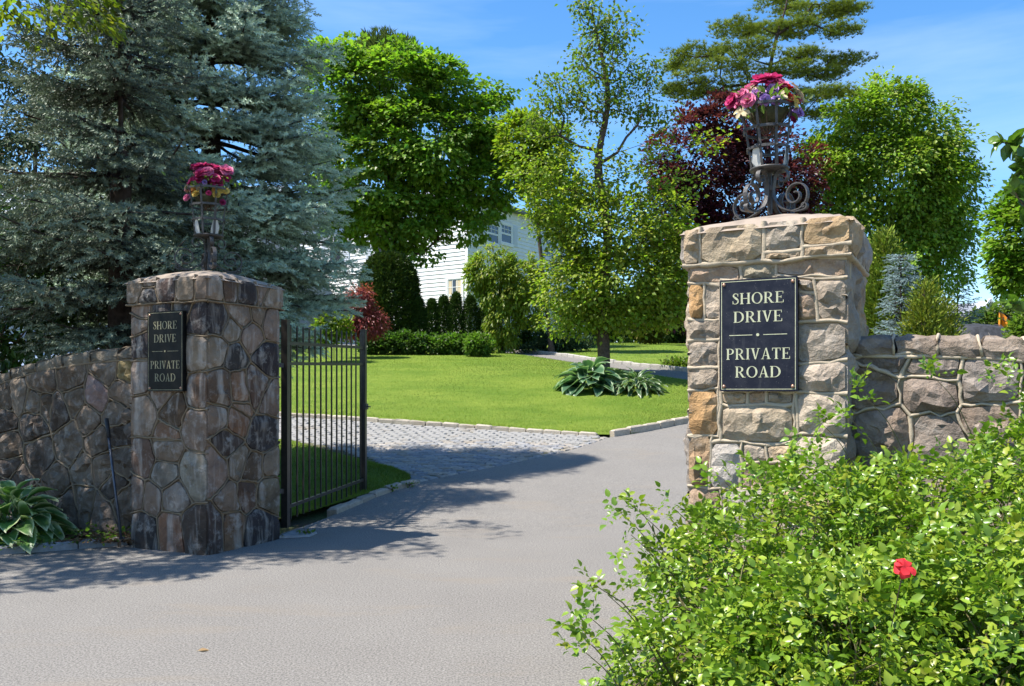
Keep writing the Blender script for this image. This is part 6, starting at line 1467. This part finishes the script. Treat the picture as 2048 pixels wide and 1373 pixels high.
shrub('golden_shrub', 'sunny yellow-green bush glimpsed left of the spruce trunk', 'shrub', gb(165, 24), px_lobes([(150, 622, 30, 18), (195, 630, 25, 20), (120, 625, 20, 15)], 24), 270, 1600, .14, YGREEN, csize=.12, stems=3)
# parked car, side on, mostly hidden
cc = np.array([*at(150, 700, 19.)[:2], H(19.) + .0]); car = thing('parked_car', 'silver car glimpsed between rhododendron and spruce trunk', 'car', cc); ca_ = math.radians(-25)
Rm = np.array([[math.cos(ca_), -math.sin(ca_), 0], [math.sin(ca_), math.cos(ca_), 0], [0, 0, 1]])
prof = [(-2.1, .35), (-2.15, .62), (-1.95, .86), (-1.2, .96), (-.55, 1.42), (.55, 1.46), (1.35, 1.02), (1.95, .92), (2.12, .62), (2.1, .35)]
lift = np.array([0, 0, .62]); V = []
for x, z in prof:
    wd = .86 if z < 1.0 else .66
    V += [Rm @ np.array([x, -wd, z]) + cc + lift, Rm @ np.array([x, wd, z]) + cc + lift]
m_ = len(prof); F = [(2 * i, 2 * i + 2, 2 * i + 3, 2 * i + 1) for i in range(m_ - 1)] + [tuple(range(0, 2 * m_, 2))[::-1], tuple(range(1, 2 * m_, 2)), (0, 1, 2 * m_ - 1, 2 * m_ - 2)]
mb = MB(); mb.raw(V, F); add('body', mb.mesh('body', M['silver_car']), car)
def pane(a, b_, wa, wb, nm):
    d = np.array([b_[0] - a[0], 0, b_[1] - a[1]]); nn = nrm(np.array([-d[2], 0, d[0]])) * .012; V = [Rm @ (np.array([p[0], s_ * w, p[1]]) + nn) + cc + lift for p, w in ((a, wa), (b_, wb)) for s_ in (-1, 1)]
    add(nm, mk(nm, V, [(0, 1, 3, 2)], M['glass']), car)
pane((-1.13, 1.0), (-.6, 1.385), .72, .62, 'windshield'); pane((.6, 1.43), (1.28, 1.06), .62, .72, 'rear_window')
for s_ in (-1, 1):
    V = [Rm @ np.array([x, s_ * w, z]) + cc + lift for x, z, w in ((-.95, 1.0, .872), (-.5, 1.38, .70), (.5, 1.41, .69), (1.1, 1.03, .866))]; add('side_window', mk('side_window', V, [(0, 1, 2, 3)], M['glass']), car)
    for x in (-1.35, 1.35):
        c1 = Rm @ np.array([x, s_ * .80, .33]) + cc + lift; ax = Rm @ np.array([0, 1, 0]); ux = Rm @ np.array([1, 0, 0]); w = add('wheel', None, car, c1)
        def disc(rad, h, mat, nm):
            V = [c1 + ax * q * h + rad * (math.cos(a_) * ux + math.sin(a_) * Z3) for q in (-1, 1) for a_ in np.linspace(0, 6.283, 19)[:-1]]; add(nm, mk(nm, V, [tuple(range(18))[::-1], tuple(range(18, 36))] + [(i, (i + 1) % 18, 18 + (i + 1) % 18, 18 + i) for i in range(18)], mat), w)
        disc(.33, .10, M['tyre'], 'tyre'); disc(.21, .108, M['silver_car'], 'rim')
# the car stands on a paved side yard
ruled('side_yard', [(-22, 17), (-16, 17), (-11.4, 17)], [(-22, 22.5), (-16, 22.5), (-11.4, 22.5)], 20, 12, .0, M['asphalt'])

# ------------------------------------------------------------------ backdrop planting that closes the view
shrub('hedge', 'dark hedge closing the far lawn behind the crabapple trunk', 'hedge', gb(1250, 50), px_lobes([(1180, 640, 60, 45), (1260, 635, 60, 40), (1330, 640, 60, 50), (1410, 640, 60, 60)], 50), 280, 9000, .30, [(.05, .09, .02), (.065, .11, .022)], csize=.25, stems=3, clump=20)
r = rs(281); W = []
for x in range(-500, 2700, 55): W.append((x + r.normal() * 12, 668 + r.normal() * 8, 60, 34 + r.uniform(0, 18)))
L = px_lobes(W, 125); C, k = pts_in_lobes(L, 2600, r, .7); C[:, 1] += r.uniform(0, 10, len(C)); out = nrm(C - np.array([l[:3] for l in L])[k])
V, F, Cc = foliage(C, out, 14, 1.1, 1.0, [(.06, .11, .03), (.08, .13, .03)], r, .7, .2); add('woods', mk('woods', V, F, M['leaf'], col=Cc), kind='stuff', label='distant belt of green trees along the horizon', category='woods')

lf = hosta_leaf(9, .26, (.36, .24, .13), (.38, .25, .13)); o = add('fallen_leaf', lf, None, (at(392, 1303, 5.08)[0], 5.08, .004), label='tan fallen leaf on the bare asphalt in the foreground', category='leaf'); o.rotation_euler = (.02, .08, -1.2); o.scale = (.085, .085, .04)
